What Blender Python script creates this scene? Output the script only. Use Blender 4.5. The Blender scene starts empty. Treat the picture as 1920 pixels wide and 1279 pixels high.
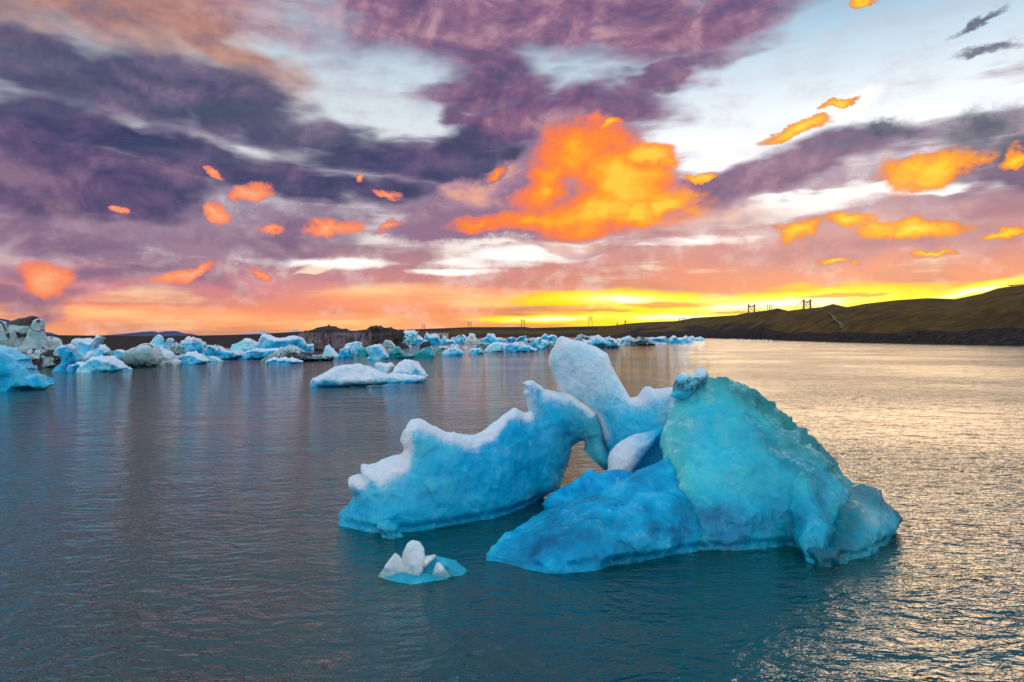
import bpy, bmesh, math, random
import numpy as np
from mathutils import Matrix, Vector

random.seed(7)
S = bpy.context.scene
COL = S.collection
R = math.radians

# ------------------------------------------------------------------ camera
FPX = 1280.0                      # focal length in photo pixels (24 mm on 36 mm)
CAM = np.array([0.0, 0.0, 6.0])
PITCH, ROLL = R(0.604), R(-0.298)
_f = np.array([0, math.cos(PITCH), -math.sin(PITCH)])
_u0 = np.array([0, math.sin(PITCH), math.cos(PITCH)])
_x = np.array([1.0, 0, 0])
_r = _x * math.cos(ROLL) + _u0 * math.sin(ROLL)
_u = -_x * math.sin(ROLL) + _u0 * math.cos(ROLL)
cd = bpy.data.cameras.new("camera")
cd.sensor_width = 36.0
cd.lens = 24.0
cd.clip_start, cd.clip_end = 0.2, 60000
cam = bpy.data.objects.new("camera", cd)
COL.objects.link(cam)
cam.matrix_world = Matrix(((_r[0], _u[0], -_f[0], CAM[0]), (_r[1], _u[1], -_f[1], CAM[1]),
                           (_r[2], _u[2], -_f[2], CAM[2]), (0, 0, 0, 1)))
S.camera = cam


def ray(px, py):
    """direction of a photo pixel, scaled so that its y component is 1"""
    d = _f + (px - 960) / FPX * _r + (639.5 - py) / FPX * _u
    return d / d[1]


def on_water(px, py, z=0.0):
    d = ray(px, py)
    return CAM + d * ((z - CAM[2]) / d[2])


def at_y(px, py, y):
    return CAM + ray(px, py) * y


# ------------------------------------------------------------------ render / view
S.render.engine = 'CYCLES'
S.cycles.use_denoising = True
try:
    S.cycles.denoiser = 'OPENIMAGEDENOISE'
    S.cycles.denoising_input_passes = 'RGB_ALBEDO_NORMAL'
    S.cycles.denoising_prefilter = 'ACCURATE'
except Exception:
    pass
S.cycles.max_bounces = 6
S.cycles.diffuse_bounces = 2
S.cycles.glossy_bounces = 3
S.cycles.transmission_bounces = 6
S.cycles.caustics_reflective = False
S.cycles.caustics_refractive = False
S.cycles.sample_clamp_indirect = 4.0
S.view_settings.view_transform = 'Standard'
S.view_settings.look = 'None'
S.view_settings.exposure = 0.0
S.view_settings.gamma = 1.0
S.view_settings.use_curve_mapping = False


# ------------------------------------------------------------------ node helpers
def lin(h):
    h = h.lstrip('#')
    o = []
    for i in (0, 2, 4):
        c = int(h[i:i + 2], 16) / 255
        o.append(c / 12.92 if c <= 0.04045 else ((c + 0.055) / 1.055) ** 2.4)
    return tuple(o) + (1.0,)


class NT:
    def __init__(self, tree):
        self.t = tree
        tree.nodes.clear()

    def n(self, typ, **kw):
        nd = self.t.nodes.new(typ)
        for k, v in kw.items():
            setattr(nd, k, v)
        return nd

    def put(self, sock, v):
        if isinstance(v, bpy.types.NodeSocket):
            self.t.links.new(v, sock)
        elif v is not None:
            sock.default_value = v

    def m(self, op, a, b=None, c=None, clamp=False):
        nd = self.n('ShaderNodeMath', operation=op, use_clamp=clamp)
        self.put(nd.inputs[0], a)
        self.put(nd.inputs[1], b)
        self.put(nd.inputs[2], c)
        return nd.outputs[0]

    def v(self, op, a, b=None, c=None, scale=None):
        nd = self.n('ShaderNodeVectorMath', operation=op)
        self.put(nd.inputs[0], a)
        self.put(nd.inputs[1], b)
        if c is not None:
            self.put(nd.inputs[2], c)
        if scale is not None:
            self.put(nd.inputs['Scale'], scale)
        return nd.outputs['Value'] if op in ('LENGTH', 'DOT_PRODUCT', 'DISTANCE') else nd.outputs[0]

    def xyz(self, x, y, z):
        nd = self.n('ShaderNodeCombineXYZ')
        for s, q in zip(nd.inputs, (x, y, z)):
            self.put(s, q)
        return nd.outputs[0]

    def sep(self, v):
        nd = self.n('ShaderNodeSeparateXYZ')
        self.put(nd.inputs[0], v)
        return nd.outputs

    def mix(self, f, a, b, mode='MIX'):
        nd = self.n('ShaderNodeMix', data_type='RGBA', blend_type=mode)
        nd.clamp_factor = True
        self.put(nd.inputs[0], f)
        self.put(nd.inputs[6], a)
        self.put(nd.inputs[7], b)
        return nd.outputs[2]

    def step(self, x, a, b, lo=0.0, hi=1.0, kind='SMOOTHSTEP'):
        nd = self.n('ShaderNodeMapRange', interpolation_type=kind)
        nd.clamp = True
        self.put(nd.inputs[0], x)
        for i, q in zip((1, 2, 3, 4), (a, b, lo, hi)):
            self.put(nd.inputs[i], q)
        return nd.outputs[0]

    def noise(self, vec, scale, detail=4, rough=0.55, dist=0.0, out=0):
        nd = self.n('ShaderNodeTexNoise')
        self.put(nd.inputs['Vector'], vec)
        nd.inputs['Scale'].default_value = scale
        nd.inputs['Detail'].default_value = detail
        nd.inputs['Roughness'].default_value = rough
        nd.inputs['Distortion'].default_value = dist
        return nd.outputs[out]

    def ramp(self, f, pts, interp='LINEAR'):
        nd = self.n('ShaderNodeValToRGB')
        cr = nd.color_ramp
        cr.interpolation = interp
        while len(cr.elements) < len(pts):
            cr.elements.new(0.5)
        for e, (p, c) in zip(cr.elements, pts):
            e.position = p
            e.color = lin(c) if isinstance(c, str) else c
        self.put(nd.inputs[0], f)
        return nd.outputs[0]


# ------------------------------------------------------------------ sky (world)
SUN_AZ, SUN_EL = R(27.0), R(9.0)

W = bpy.data.worlds.new("World")
S.world = W
W.use_nodes = True
W.cycles.sampling_method = 'MANUAL'
W.cycles.sample_map_resolution = 512
g = NT(W.node_tree)


def sky_pos(px, py):
    d = ray(px, py)
    h = math.hypot(d[0], d[1])
    return math.atan2(d[0], d[1]), d[2] / h


geo = g.n('ShaderNodeTexCoord')
dx, dy, dz = g.sep(geo.outputs['Generated'])
hh = g.m('SQRT', g.m('ADD', g.m('MULTIPLY', dx, dx), g.m('MULTIPLY', dy, dy)))
hh = g.m('MAXIMUM', hh, 0.02)
az = g.m('ARCTAN2', dx, dy)
vv = g.m('MINIMUM', g.m('DIVIDE', g.m('ABSOLUTE', dz), hh), 4.0)
ux, uy = g.m('DIVIDE', dx, hh), g.m('DIVIDE', dy, hh)
P = g.xyz(az, vv, 0.0)
CYL = g.xyz(ux, uy, g.m('MULTIPLY', vv, 2.6))          # seamless, stretched along the horizon
CYL2 = g.xyz(ux, uy, g.m('MULTIPLY', vv, 1.35))

wc = g.noise(CYL, 3.5, 4, 0.6, out=1)
wf = g.noise(CYL2, 14.0, 5, 0.66, out=1)
wm = g.noise(CYL2, 6.5, 2, 0.6, out=1)
half = (0.5, 0.5, 0.5)


def warp(*pairs):
    p = P
    for w, amp in pairs:
        p = g.v('ADD', p, g.v('MULTIPLY', g.v('SUBTRACT', w, half), amp))
    return p


P_soft = warp((wc, (0.30, 0.12, 0)), (wm, (0.10, 0.05, 0)), (wf, (0.03, 0.016, 0)))
P_cum = warp((wm, (0.07, 0.055, 0)), (wf, (0.075, 0.06, 0)))
P_line = warp((wc, (0.16, 0.03, 0)), (wf, (0.02, 0.008, 0)))


def blobs(Pv, items):
    """largest of soft ellipses; items are photo (px, py, half width, half height, tilt deg)"""
    acc = None
    for it in items:
        px, py, a, b = it[:4]
        tilt = it[4] if len(it) > 4 else 0
        caz, cv = sky_pos(px, py)
        ca = math.cos(caz)
        gr = g.n('ShaderNodeTexGradient', gradient_type='SPHERICAL')
        g.put(gr.inputs[0], Pv)
        tm = gr.texture_mapping
        tm.vector_type = 'TEXTURE'
        tm.translation = (caz, cv, 0)
        tm.rotation = (0, 0, R(tilt))
        tm.scale = (2 * a / FPX * ca * ca, 2 * b / FPX * ca, 1)
        val = gr.outputs[1]
        acc = val if acc is None else g.m('MAXIMUM', acc, val)
    return g.m('MULTIPLY_ADD', acc, 2.0, -1.0)


n_lo = g.sep(wc)[2]
n_hi = g.sep(wf)[2]
r_a = g.noise(CYL2, 9.0, 6, 0.62, 0.3)
r_b = g.noise(g.v('ADD', CYL2, (0.010, -0.004, -0.022)), 9.0, 4, 0.6, 0.3)
relief = g.m('SUBTRACT', r_a, r_b)                       # light from low on the right shapes the clouds
n_st = g.noise(g.xyz(ux, uy, g.m('MULTIPLY', vv, 9.0)), 3.4, 5, 0.6)      # long streaks near the horizon

# how far round towards the sunset
toward = g.step(az, -0.55, 0.35)
glow = g.step(az, -0.12, 0.32)
behind = g.step(g.m('ABSOLUTE', g.m('SUBTRACT', az, 0.2)), 0.9, 2.2)

# clear sky: warm horizon, white middle, blue top
clear_r = g.ramp(g.m('DIVIDE', vv, 0.55), [(0.0, '#ffd900'), (0.055, '#ffe21a'), (0.11, '#fff0b0'), (0.20, '#fff4e4'), (0.36, '#f6f4f4'), (0.54, '#e2e8ee'),
                                           (0.70, '#bfd6e6'), (0.84, '#86b8d8'), (1.0, '#5f9fcc')])
clear_l = g.ramp(g.m('DIVIDE', vv, 0.55), [(0.0, '#ffbe78'), (0.05, '#ffb070'), (0.13, '#fcd0b4'), (0.25, '#eedfe0'), (0.55, '#dbe4ea'),
                                           (0.78, '#c4d6e2'), (1.0, '#94b8d4')])
sky = g.mix(toward, clear_l, clear_r)
sky_back = g.ramp(g.m('DIVIDE', vv, 1.0), [(0.0, '#ecd2cc'), (0.12, '#f0e0dc'), (0.35, '#eef0f0'), (0.8, '#dceaf2'), (1.0, '#d0e4ee')])
sky = g.mix(behind, sky, sky_back)

# veil of stratus, denser low down
veil_d = g.m('ADD', g.m('MULTIPLY', n_st, 0.6), g.m('MULTIPLY', n_lo, 0.4))
veil_bias = g.step(vv, 0.05, 0.50, 0.14, -0.075)
gaps = blobs(P_soft, [(1420, 210, 330, 150), (640, 170, 170, 130, -35), (1700, 60, 420, 130), (80, 225, 170, 45), (1000, 470, 190, 26, 4, 0.8),
                      (1520, 385, 260, 26, 4, 0.9), (850, 205, 80, 30), (1330, 275, 120, 45), (1750, 350, 120, 18), (600, 494, 110, 10, 0, .7)])
gaps = g.m('MAXIMUM', gaps, 0.0)
horizon_clear = g.m('MULTIPLY', g.step(vv, 0.075, 0.028), g.step(az, -0.02, 0.12))
veil_v = g.m('SUBTRACT', g.m('ADD', veil_d, veil_bias), g.m('ADD', g.m('MULTIPLY', gaps, 0.32), g.m('MULTIPLY', horizon_clear, 0.14)))
veil = g.step(veil_v, 0.44, 0.58)
veil_c_r = g.ramp(g.m('DIVIDE', vv, 0.5), [(0.0, '#f5a24a'), (0.10, '#ee8a62'), (0.19, '#e2846e'), (0.30, '#b98a94'), (0.42, '#9a7d98'), (0.7, '#93849f'), (1, '#8f8fae')])
veil_c_l = g.ramp(g.m('DIVIDE', vv, 0.5), [(0.0, '#f7a070'), (0.07, '#f38f72'), (0.13, '#d98590'), (0.20, '#94718f'), (0.34, '#8b7591'), (0.6, '#8a80a0'), (1, '#8f86a6')])
veil_c = g.mix(toward, veil_c_l, veil_c_r)
veil_c = g.mix(behind, veil_c, g.ramp(vv, [(0.0, '#d4b8bc'), (0.3, '#d2ccd4'), (1.0, '#d8dce2')]))
veil_c = g.mix(g.step(n_hi, 0.46, 0.68), veil_c, g.mix(0.38, veil_c, lin('#fff0ea')))
veil_c = g.mix(g.step(n_lo, 0.50, 0.32), veil_c, g.mix(0.30, veil_c, lin('#4c4468')))


# the layers above are blended as closures, one over the other
def background(col, strength=1.0):
    nd = g.n('ShaderNodeBackground')
    g.put(nd.inputs[0], col)
    g.put(nd.inputs[1], strength)
    return nd.outputs[0]


def over(f, col, strength=1.0):
    global sky
    nd = g.n('ShaderNodeMixShader')
    g.put(nd.inputs[0], f)
    g.t.links.new(sky, nd.inputs[1])
    g.t.links.new(background(col, strength), nd.inputs[2])
    sky = nd.outputs[0]


sky = background(sky, g.m('MULTIPLY_ADD', g.m('MULTIPLY', g.m('MULTIPLY', glow, g.step(vv, 0.46, 0.22)), g.m('SUBTRACT', 1.0, behind)), 0.25, g.m('MULTIPLY_ADD', g.m('MAXIMUM', behind, g.step(vv, 0.6, 1.3)), 0.35, 1.0)))
over(g.m('MULTIPLY', veil, 0.93), veil_c, g.m('MULTIPLY_ADD', g.m('MAXIMUM', behind, g.step(vv, 0.6, 1.3)), 0.35, 1.0))
plain = sky

# warm light along the left horizon
m = blobs(P_line, [(330, 588, 420, 22, 0), (620, 600, 420, 26, 0), (800, 560, 330, 30)])
over(g.step(g.m('ADD', m, g.m('MULTIPLY', g.m('SUBTRACT', n_st, .5), 1.4)), 0.1, 0.75, 0, 0.7), g.ramp(n_st, [(0.35, '#f57a5a'), (0.5, '#ff9e68'), (0.62, '#ffc27c')]), 1.3)
# bright cream openings low in the middle
m = blobs(P_line, [(960, 485, 190, 24, 2), (600, 492, 190, 13), (1480, 392, 280, 24, 6), (1280, 455, 170, 12), (1720, 352, 120, 16, -8), (860, 512, 90, 8)])
over(g.step(g.m('ADD', m, g.m('ADD', n_hi, g.m('MULTIPLY_ADD', n_st, 2.2, -1.6))), 0.0, 0.75, 0, 0.95), (1.05, 1.0, 0.93, 1), 1.1)
# yellow opening above the hill
m = blobs(P_line, [(1180, 562, 230, 22, 0), (1480, 568, 420, 28, 2), (1850, 545, 190, 18, 12), (1030, 600, 230, 12), (1300, 596, 320, 20)])
ym = g.step(g.m('ADD', m, g.m('MULTIPLY', g.m('SUBTRACT', n_st, .5), 2.4)), 0.0, 0.5, 0, 0.92)
over(ym, g.ramp(g.m('ADD', m, g.m('MULTIPLY', g.m('SUBTRACT', n_hi, .5), 0.6)), [(0.1, '#ffc400'), (0.35, '#ffe400'), (0.62, '#fff060'), (0.85, '#fffbe0')]), 1.15)
m = blobs(P_line, [(1255, 571, 110, 9), (1620, 553, 120, 5), (1120, 585, 80, 4), (1400, 583, 60, 3)])
over(g.step(g.m('ADD', m, g.m('MULTIPLY', g.m('SUBTRACT', n_hi, .5), 1.2)), 0.1, 0.5, 0, 0.85), lin('#eda04c'))

# thin high cloud drawn across the gaps
ci = g.m('ADD', g.m('MULTIPLY', n_hi, 0.55), g.m('MULTIPLY', n_st, 0.45))
over(g.m('MULTIPLY', g.step(ci, 0.44, 0.66), g.step(vv, 0.08, 0.24, 0.0, 0.38)), g.mix(glow, lin('#a99cae'), lin('#c4bcc6')))

# big soft cloud masses
nz = g.m('MULTIPLY', g.m('SUBTRACT', n_lo, 0.5), 1.5)
nzh = g.m('ADD', g.m('MULTIPLY', g.m('SUBTRACT', n_hi, 0.5), 0.6), g.m('MULTIPLY', g.m('SUBTRACT', r_a, 0.5), 0.6))
col_n = g.m('ADD', g.m('MULTIPLY_ADD', n_lo, 0.75, 0.125), g.m('MULTIPLY_ADD', relief, 0.85, g.m('MULTIPLY', g.m('SUBTRACT', r_a, 0.5), 0.3)))


def mass(items, Pv, cols, lo, hi, amt=0.95, nn=None, cn=None):
    mm = g.m('ADD', blobs(Pv, items), nn if nn is not None else nz)
    if Pv is P_soft:
        lo, hi = lo - 0.14, hi + 0.08
    f = g.step(mm, lo, hi, 0, amt)
    over(f, g.ramp(col_n if cn is None else g.m('ADD', g.m('MULTIPLY', mm, 0.62), g.m('MULTIPLY_ADD', relief, 0.6, cn)), cols))
    return mm


mass([(180, 20, 400, 100, 3), (420, 90, 160, 60, -20)], P_soft, [(0.35, '#83606c'), (0.5, '#a87068'), (0.65, '#c08a78')], -0.1, 0.65, 0.9)
mass([(120, 150, 360, 88, -4), (420, 195, 350, 74, -13), (600, 235, 160, 46, -8), (60, 100, 240, 70)], P_soft,
     [(0.32, '#343c5c'), (0.48, '#4a496a'), (0.62, '#665a7a'), (0.75, '#88728a')], 0.0, 0.42)
mass([(330, 300, 600, 52, -3), (120, 330, 300, 50), (820, 300, 280, 55, 0), (600, 355, 330, 34), (880, 265, 150, 50, 20)], P_soft,
     [(0.32, '#2c345a'), (0.46, '#423e66'), (0.6, '#624e74'), (0.75, '#886a84')], -0.02, 0.40)
mass([(1000, 40, 470, 108, 4), (1330, 40, 260, 70, 12), (780, 30, 240, 80, -14), (930, 150, 180, 96, -10), (1060, 205, 190, 74, 10), (1230, 130, 190, 34, 12), (880, 200, 90, 40, -30)], P_soft,
     [(0.32, '#523f68'), (0.46, '#704e78'), (0.58, '#906482'), (0.72, '#bc8e9e')], 0.0, 0.5)
mass([(1490, 315, 240, 50, 14), (1330, 345, 130, 34, 8), (1610, 270, 150, 42), (1880, 330, 130, 70)], P_soft,
     [(0.32, '#54466e'), (0.46, '#6d527a'), (0.6, '#8b6484'), (0.75, '#b08898')], 0.0, 0.4)
mass([(1850, 235, 120, 48, 10), (1900, 280, 130, 40), (1670, 248, 60, 24, -10), (1855, 86, 85, 14, 4), (1845, 38, 60, 10, 20)], P_cum,
     [(0.32, '#3c4a62'), (0.5, '#565a70'), (0.7, '#837c8e')], -0.1, 0.75, 0.9, nzh)
mass([(1290, 420, 250, 30, 2), (1650, 470, 420, 40), (1120, 470, 200, 16), (1880, 400, 200, 40)], P_soft,
     [(0.32, '#9a6a80'), (0.5, '#b9808a'), (0.68, '#dba094')], 0.05, 0.6, 0.75)
mass([(90, 420, 260, 45), (250, 520, 330, 32), (560, 440, 300, 36), (40, 560, 160, 30)], P_soft,
     [(0.32, '#66527a'), (0.5, '#8a6a86'), (0.68, '#b493a4')], 0.02, 0.6, 0.85)

# sunlit cumulus
lavender = mass([(920, 385, 220, 74, 18), (1010, 330, 150, 80, 30), (1100, 290, 140, 70, 20), (1180, 340, 150, 80, -30)], P_cum, [(0.35, '#8d6d8c'), (0.5, '#b58a9c'), (0.65, '#e8a890')], 0.0, 0.40, 0.97, nzh)
f_items = [(q[0] - 28,) + q[1:] for q in [(1100, 290, 115, 66, 14), (1195, 345, 115, 74, -35), (1140, 400, 200, 52, 6), (930, 426, 180, 30, 10), (1010, 420, 120, 34), (1250, 300, 58, 32), (1040, 350, 90, 50, 30), (1230, 400, 60, 40),
           (1285, 388, 40, 20, 20), (1170, 232, 34, 10, 20), (945, 324, 32, 12, 20), (1330, 330, 30, 9)]]
l_items = [(92, 512, 68, 40, -14), (465, 362, 52, 22, 5), (400, 396, 38, 18, -12), (625, 425, 76, 21, 3), (350, 512, 76, 16, 14), (716, 374, 30, 11, -10), (398, 325, 30, 11, -22),
           (500, 425, 34, 9), (735, 432, 34, 13, 10), (205, 396, 20, 8), (672, 343, 9, 10), (470, 500, 30, 8)]
r_items = [(1742, 312, 108, 50, 5), (1510, 436, 52, 24, 14), (1600, 412, 70, 19, 0), (1700, 432, 112, 27, 0), (1888, 302, 52, 24, 22), (1885, 446, 62, 11, 10), (1572, 494, 44, 8, 4),
           (1735, 490, 44, 8, 8), (1490, 250, 80, 16, 8), (1610, 8, 40, 12, 10)]
m_h = blobs(P_cum, [(1572, 208, 115, 34, 18)])
over(g.step(g.m('ADD', m_h, nzh), 0.0, 0.5), (1.1, 1.06, 1.0, 1))
for items, cols, rng in ((l_items, [(0.02, '#b0788c'), (0.14, '#e87a68'), (0.30, '#ff8c5c'), (0.5, '#ffa26c'), (0.75, '#ffc09a')], (-0.02, 0.38, 0.93)),
                         (f_items, [(-0.0, '#94708c'), (0.11, '#cc7878'), (0.24, '#f87a48'), (0.36, '#ff8624'), (0.5, '#ffa610'), (0.68, '#ffcc30')], (-0.16, 0.24, 0.97)),
                         (r_items + [(1572, 196, 56, 12, 8)], [(0.02, '#b88474'), (0.13, '#e88038'), (0.26, '#ffa014'), (0.42, '#ffc20a'), (0.6, '#ffdc30'), (0.8, '#fff2a8')], (-0.02, 0.32, 0.97))):
    mass(items, P_cum, cols, *rng, g.m('SUBTRACT', g.m('MULTIPLY', nzh, 0.75), g.step(vv, 0.142, 0.122, 0.0, 0.9)) if items is f_items else nzh, g.m('MULTIPLY_ADD', az, 1.7, -0.10) if items is f_items else 0.0)

gate = g.m('MULTIPLY', g.step(g.m('ABSOLUTE', az), 1.3, 0.95), g.step(vv, 0.95, 0.7))
nd = g.n('ShaderNodeMixShader')
g.put(nd.inputs[0], gate)
g.t.links.new(plain, nd.inputs[1])
g.t.links.new(sky, nd.inputs[2])
sky = nd.outputs[0]

# a share of physical sky as the clear-air background far from the sunset
nsk = g.n('ShaderNodeTexSky', sky_type='NISHITA')
nsk.sun_disc = False
nsk.sun_elevation = SUN_EL
nsk.sun_rotation = SUN_AZ
nsk.air_density, nsk.dust_density, nsk.ozone_density = 1.0, 1.0, 2.0
bg = g.n('ShaderNodeBackground')
g.put(bg.inputs[0], nsk.outputs[0])
bg.inputs[1].default_value = 0.003
add = g.n('ShaderNodeAddShader')
g.t.links.new(sky, add.inputs[0])
g.t.links.new(bg.outputs[0], add.inputs[1])
out = g.n('ShaderNodeOutputWorld')
g.t.links.new(add.outputs[0], out.inputs[0])

# ------------------------------------------------------------------ sun
sl = bpy.data.lights.new("sun", 'SUN')
sl.energy = 0.55
sl.angle = R(26)
sl.color = (1.0, 0.70, 0.40)
sun = bpy.data.objects.new("sun", sl)
COL.objects.link(sun)
_sd = Vector((math.sin(SUN_AZ) * math.cos(SUN_EL), math.cos(SUN_AZ) * math.cos(SUN_EL), math.sin(SUN_EL)))
sun.rotation_euler = _sd.to_track_quat('Z', 'Y').to_euler()
sun.location = _sd * 100


# ------------------------------------------------------------------ materials: helpers
def material(name):
    m = bpy.data.materials.new(name)
    m.use_nodes = True
    k = NT(m.node_tree)
    b = k.n('ShaderNodeBsdfPrincipled')
    o = k.n('ShaderNodeOutputMaterial')
    m.node_tree.links.new(b.outputs[0], o.inputs[0])
    return m, k, b, o


def bump(k, h, strength, dist, normal=None):
    nd = k.n('ShaderNodeBump')
    nd.inputs['Strength'].default_value = strength
    nd.inputs['Distance'].default_value = dist
    k.put(nd.inputs['Height'], h)
    if normal is not None:
        k.put(nd.inputs['Normal'], normal)
    return nd.outputs[0]


# water: turbid melt water with wind ripples
M_WATER, k, b, o = material("lagoon_water")
tc = k.n('ShaderNodeNewGeometry').outputs['Position']
gust = k.noise(tc, 0.035, 3, 0.5)
xx, yy, zz = k.sep(tc)
rot = k.n('ShaderNodeMapping')
k.put(rot.inputs[0], tc)
rot.inputs['Rotation'].default_value = (0, 0, R(-14))
rot.inputs['Scale'].default_value = (0.55, 1.0, 1.0)
swell = k.noise(rot.outputs[0], 0.33, 2, 0.5, 0.3)
rip1 = k.noise(rot.outputs[0], 1.15, 2, 0.5, 0.5)
rip1 = k.m('SUBTRACT', 1.0, k.m('ABSOLUTE', k.m('MULTIPLY_ADD', rip1, 2.0, -1.0)))      # sharper crests
rip2 = k.noise(rot.outputs[0], 4.2, 3, 0.6, 0.3)
hgt = k.m('ADD', k.m('MULTIPLY', rip1, 0.42), k.m('MULTIPLY', rip2, 0.30))
hgt = k.m('MULTIPLY_ADD', hgt, k.step(gust, 0.35, 0.65, 0.55, 1.25), k.m('MULTIPLY', swell, 0.9))
k.put(b.inputs['Normal'], bump(k, hgt, 1.0, 0.29))
b.inputs['Base Color'].default_value = (0.000, 0.036, 0.033, 1)
b.inputs['Roughness'].default_value = 0.05
b.inputs['IOR'].default_value = 1.65

# ------------------------------------------------------------------ geometry toolkit (numpy)
def _hash(ix, iy, iz, seed):
    h = (ix.astype(np.int64) * 374761393 + iy.astype(np.int64) * 668265263 + iz.astype(np.int64) * 2147483647 + seed * 1274126177) & 0xFFFFFFFF
    h = ((h ^ (h >> 13)) * 1274126177) & 0xFFFFFFFF
    h = (h ^ (h >> 16)) * 2246822519 & 0xFFFFFFFF
    return ((h ^ (h >> 15)) & 0xFFFFFF) / float(0xFFFFFF)


def vnoise(p, seed=0):
    """smooth value noise in [-1, 1] at points p (n, 3)"""
    i = np.floor(p).astype(np.int64)
    f = p - i
    f = f * f * f * (f * (f * 6 - 15) + 10)
    o = 0.0
    for a in (0, 1):
        wx = f[:, 0] if a else 1 - f[:, 0]
        for b_ in (0, 1):
            wy = f[:, 1] if b_ else 1 - f[:, 1]
            for c in (0, 1):
                wz = f[:, 2] if c else 1 - f[:, 2]
                o = o + wx * wy * wz * _hash(i[:, 0] + a, i[:, 1] + b_, i[:, 2] + c, seed)
    return o * 2 - 1


def fbm(p, octv=4, seed=0, gain=0.5):
    o, a, t = 0.0, 1.0, 0.0
    for q in range(octv):
        o = o + a * vnoise(p * (2.03 ** q) + 17.3 * q, seed + q)
        t += a
        a *= gain
    return o / t


def facets(p, seed=0):
    """chipped surface: the lower envelope of randomly sloped, slightly hollow faces, with sharp crests where they meet"""
    i = np.floor(p).astype(np.int64)
    val = np.full(len(p), 1e9)
    for a in (-1, 0, 1):
        for b_ in (-1, 0, 1):
            for c in (-1, 0, 1):
                q = i + np.array([a, b_, c])
                r = [_hash(q[:, 0], q[:, 1], q[:, 2], seed + s) for s in range(1, 8)]
                d = p - (q + np.stack(r[:3], 1))
                w = ((np.stack(r[3:6], 1) * 2 - 1) * d).sum(1) + 0.7 * (d * d).sum(1) + 0.35 * r[6]
                val = np.minimum(val, w)
    return (val + 0.03) * 1.7


def sstep(x, a, b_):
    t = np.clip((x - a) / (b_ - a), 0, 1)
    return t * t * (3 - 2 * t)


def poly_sd(X, Z, poly):
    """signed distance to a polygon, positive inside"""
    poly = np.asarray(poly, float)
    d = np.full(X.shape, 1e18)
    ins = np.zeros(X.shape, bool)
    n = len(poly)
    for i in range(n):
        ax, az_ = poly[i]
        bx, bz = poly[(i + 1) % n]
        ex, ez = bx - ax, bz - az_
        L = ex * ex + ez * ez + 1e-12
        t = np.clip(((X - ax) * ex + (Z - az_) * ez) / L, 0, 1)
        d = np.minimum(d, (X - ax - t * ex) ** 2 + (Z - az_ - t * ez) ** 2)
        c = ((az_ > Z) != (bz > Z))
        with np.errstate(divide='ignore', invalid='ignore'):
            xi = ax + (Z - az_) / (bz - az_ + 1e-15) * ex
        ins ^= c & (X < xi)
    d = np.sqrt(d)
    return np.where(ins, d, -d)


def surface_nets(F, org, h):
    """quads of the zero surface of F (negative inside)"""
    nx, ny, nz = F.shape
    neg = F < 0
    cnt = np.zeros((nx - 1, ny - 1, nz - 1), np.int8)
    for a in (0, 1):
        for b_ in (0, 1):
            for c in (0, 1):
                cnt += neg[a:nx - 1 + a, b_:ny - 1 + b_, c:nz - 1 + c]
    act = (cnt > 0) & (cnt < 8)
    ci = np.argwhere(act)
    idx = np.full(act.shape, -1, np.int64)
    idx[act] = np.arange(len(ci))
    acc = np.zeros((len(ci), 3))
    num = np.zeros(len(ci))
    cor = [(a, b_, c) for a in (0, 1) for b_ in (0, 1) for c in (0, 1)]
    vals = {q: F[ci[:, 0] + q[0], ci[:, 1] + q[1], ci[:, 2] + q[2]] for q in cor}
    for q in cor:
        for ax in range(3):
            if q[ax] == 0:
                r = list(q)
                r[ax] = 1
                r = tuple(r)
                f0, f1 = vals[q], vals[r]
                m = (f0 < 0) != (f1 < 0)
                t = np.where(m, f0 / np.where(m, f0 - f1, 1), 0)
                p = np.array(q, float)[None].repeat(len(ci), 0)
                p[:, ax] = t
                acc[m] += p[m]
                num[m] += 1
    V = (ci + acc / np.maximum(num, 1)[:, None]) * h + org
    quads = []
    for ax in range(3):
        s0 = [slice(None)] * 3
        s1 = [slice(None)] * 3
        s0[ax] = slice(0, -1)
        s1[ax] = slice(1, None)
        ch = neg[tuple(s0)] != neg[tuple(s1)]
        e = np.argwhere(ch)
        u, w = (ax + 1) % 3, (ax + 2) % 3
        ok = (e[:, u] > 0) & (e[:, w] > 0) & (e[:, u] < F.shape[u] - 1) & (e[:, w] < F.shape[w] - 1)
        e = e[ok]
        inside0 = neg[e[:, 0], e[:, 1], e[:, 2]]
        q = []
        for du, dw in ((-1, -1), (0, -1), (0, 0), (-1, 0)):
            c = e.copy()
            c[:, u] += du
            c[:, w] += dw
            q.append(idx[c[:, 0], c[:, 1], c[:, 2]])
        q = np.stack(q, 1)
        q[~inside0] = q[~inside0][:, ::-1]
        quads.append(q)
    return V, np.concatenate(quads)


def normals(V, Q):
    n = np.cross(V[Q[:, 2]] - V[Q[:, 0]], V[Q[:, 3]] - V[Q[:, 1]])
    N = np.zeros_like(V)
    for j in range(4):
        np.add.at(N, Q[:, j], n)
    return N / np.maximum(np.linalg.norm(N, axis=1), 1e-9)[:, None]


def relax(V, Q, it=1, w=0.5):
    for _ in range(it):
        s = np.zeros_like(V)
        c = np.zeros(len(V))
        for j in range(4):
            a, b_ = Q[:, j], Q[:, (j + 1) % 4]
            np.add.at(s, a, V[b_])
            np.add.at(s, b_, V[a])
            np.add.at(c, a, 1)
            np.add.at(c, b_, 1)
        V = V * (1 - w) + w * s / np.maximum(c, 1)[:, None]
    return V


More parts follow.
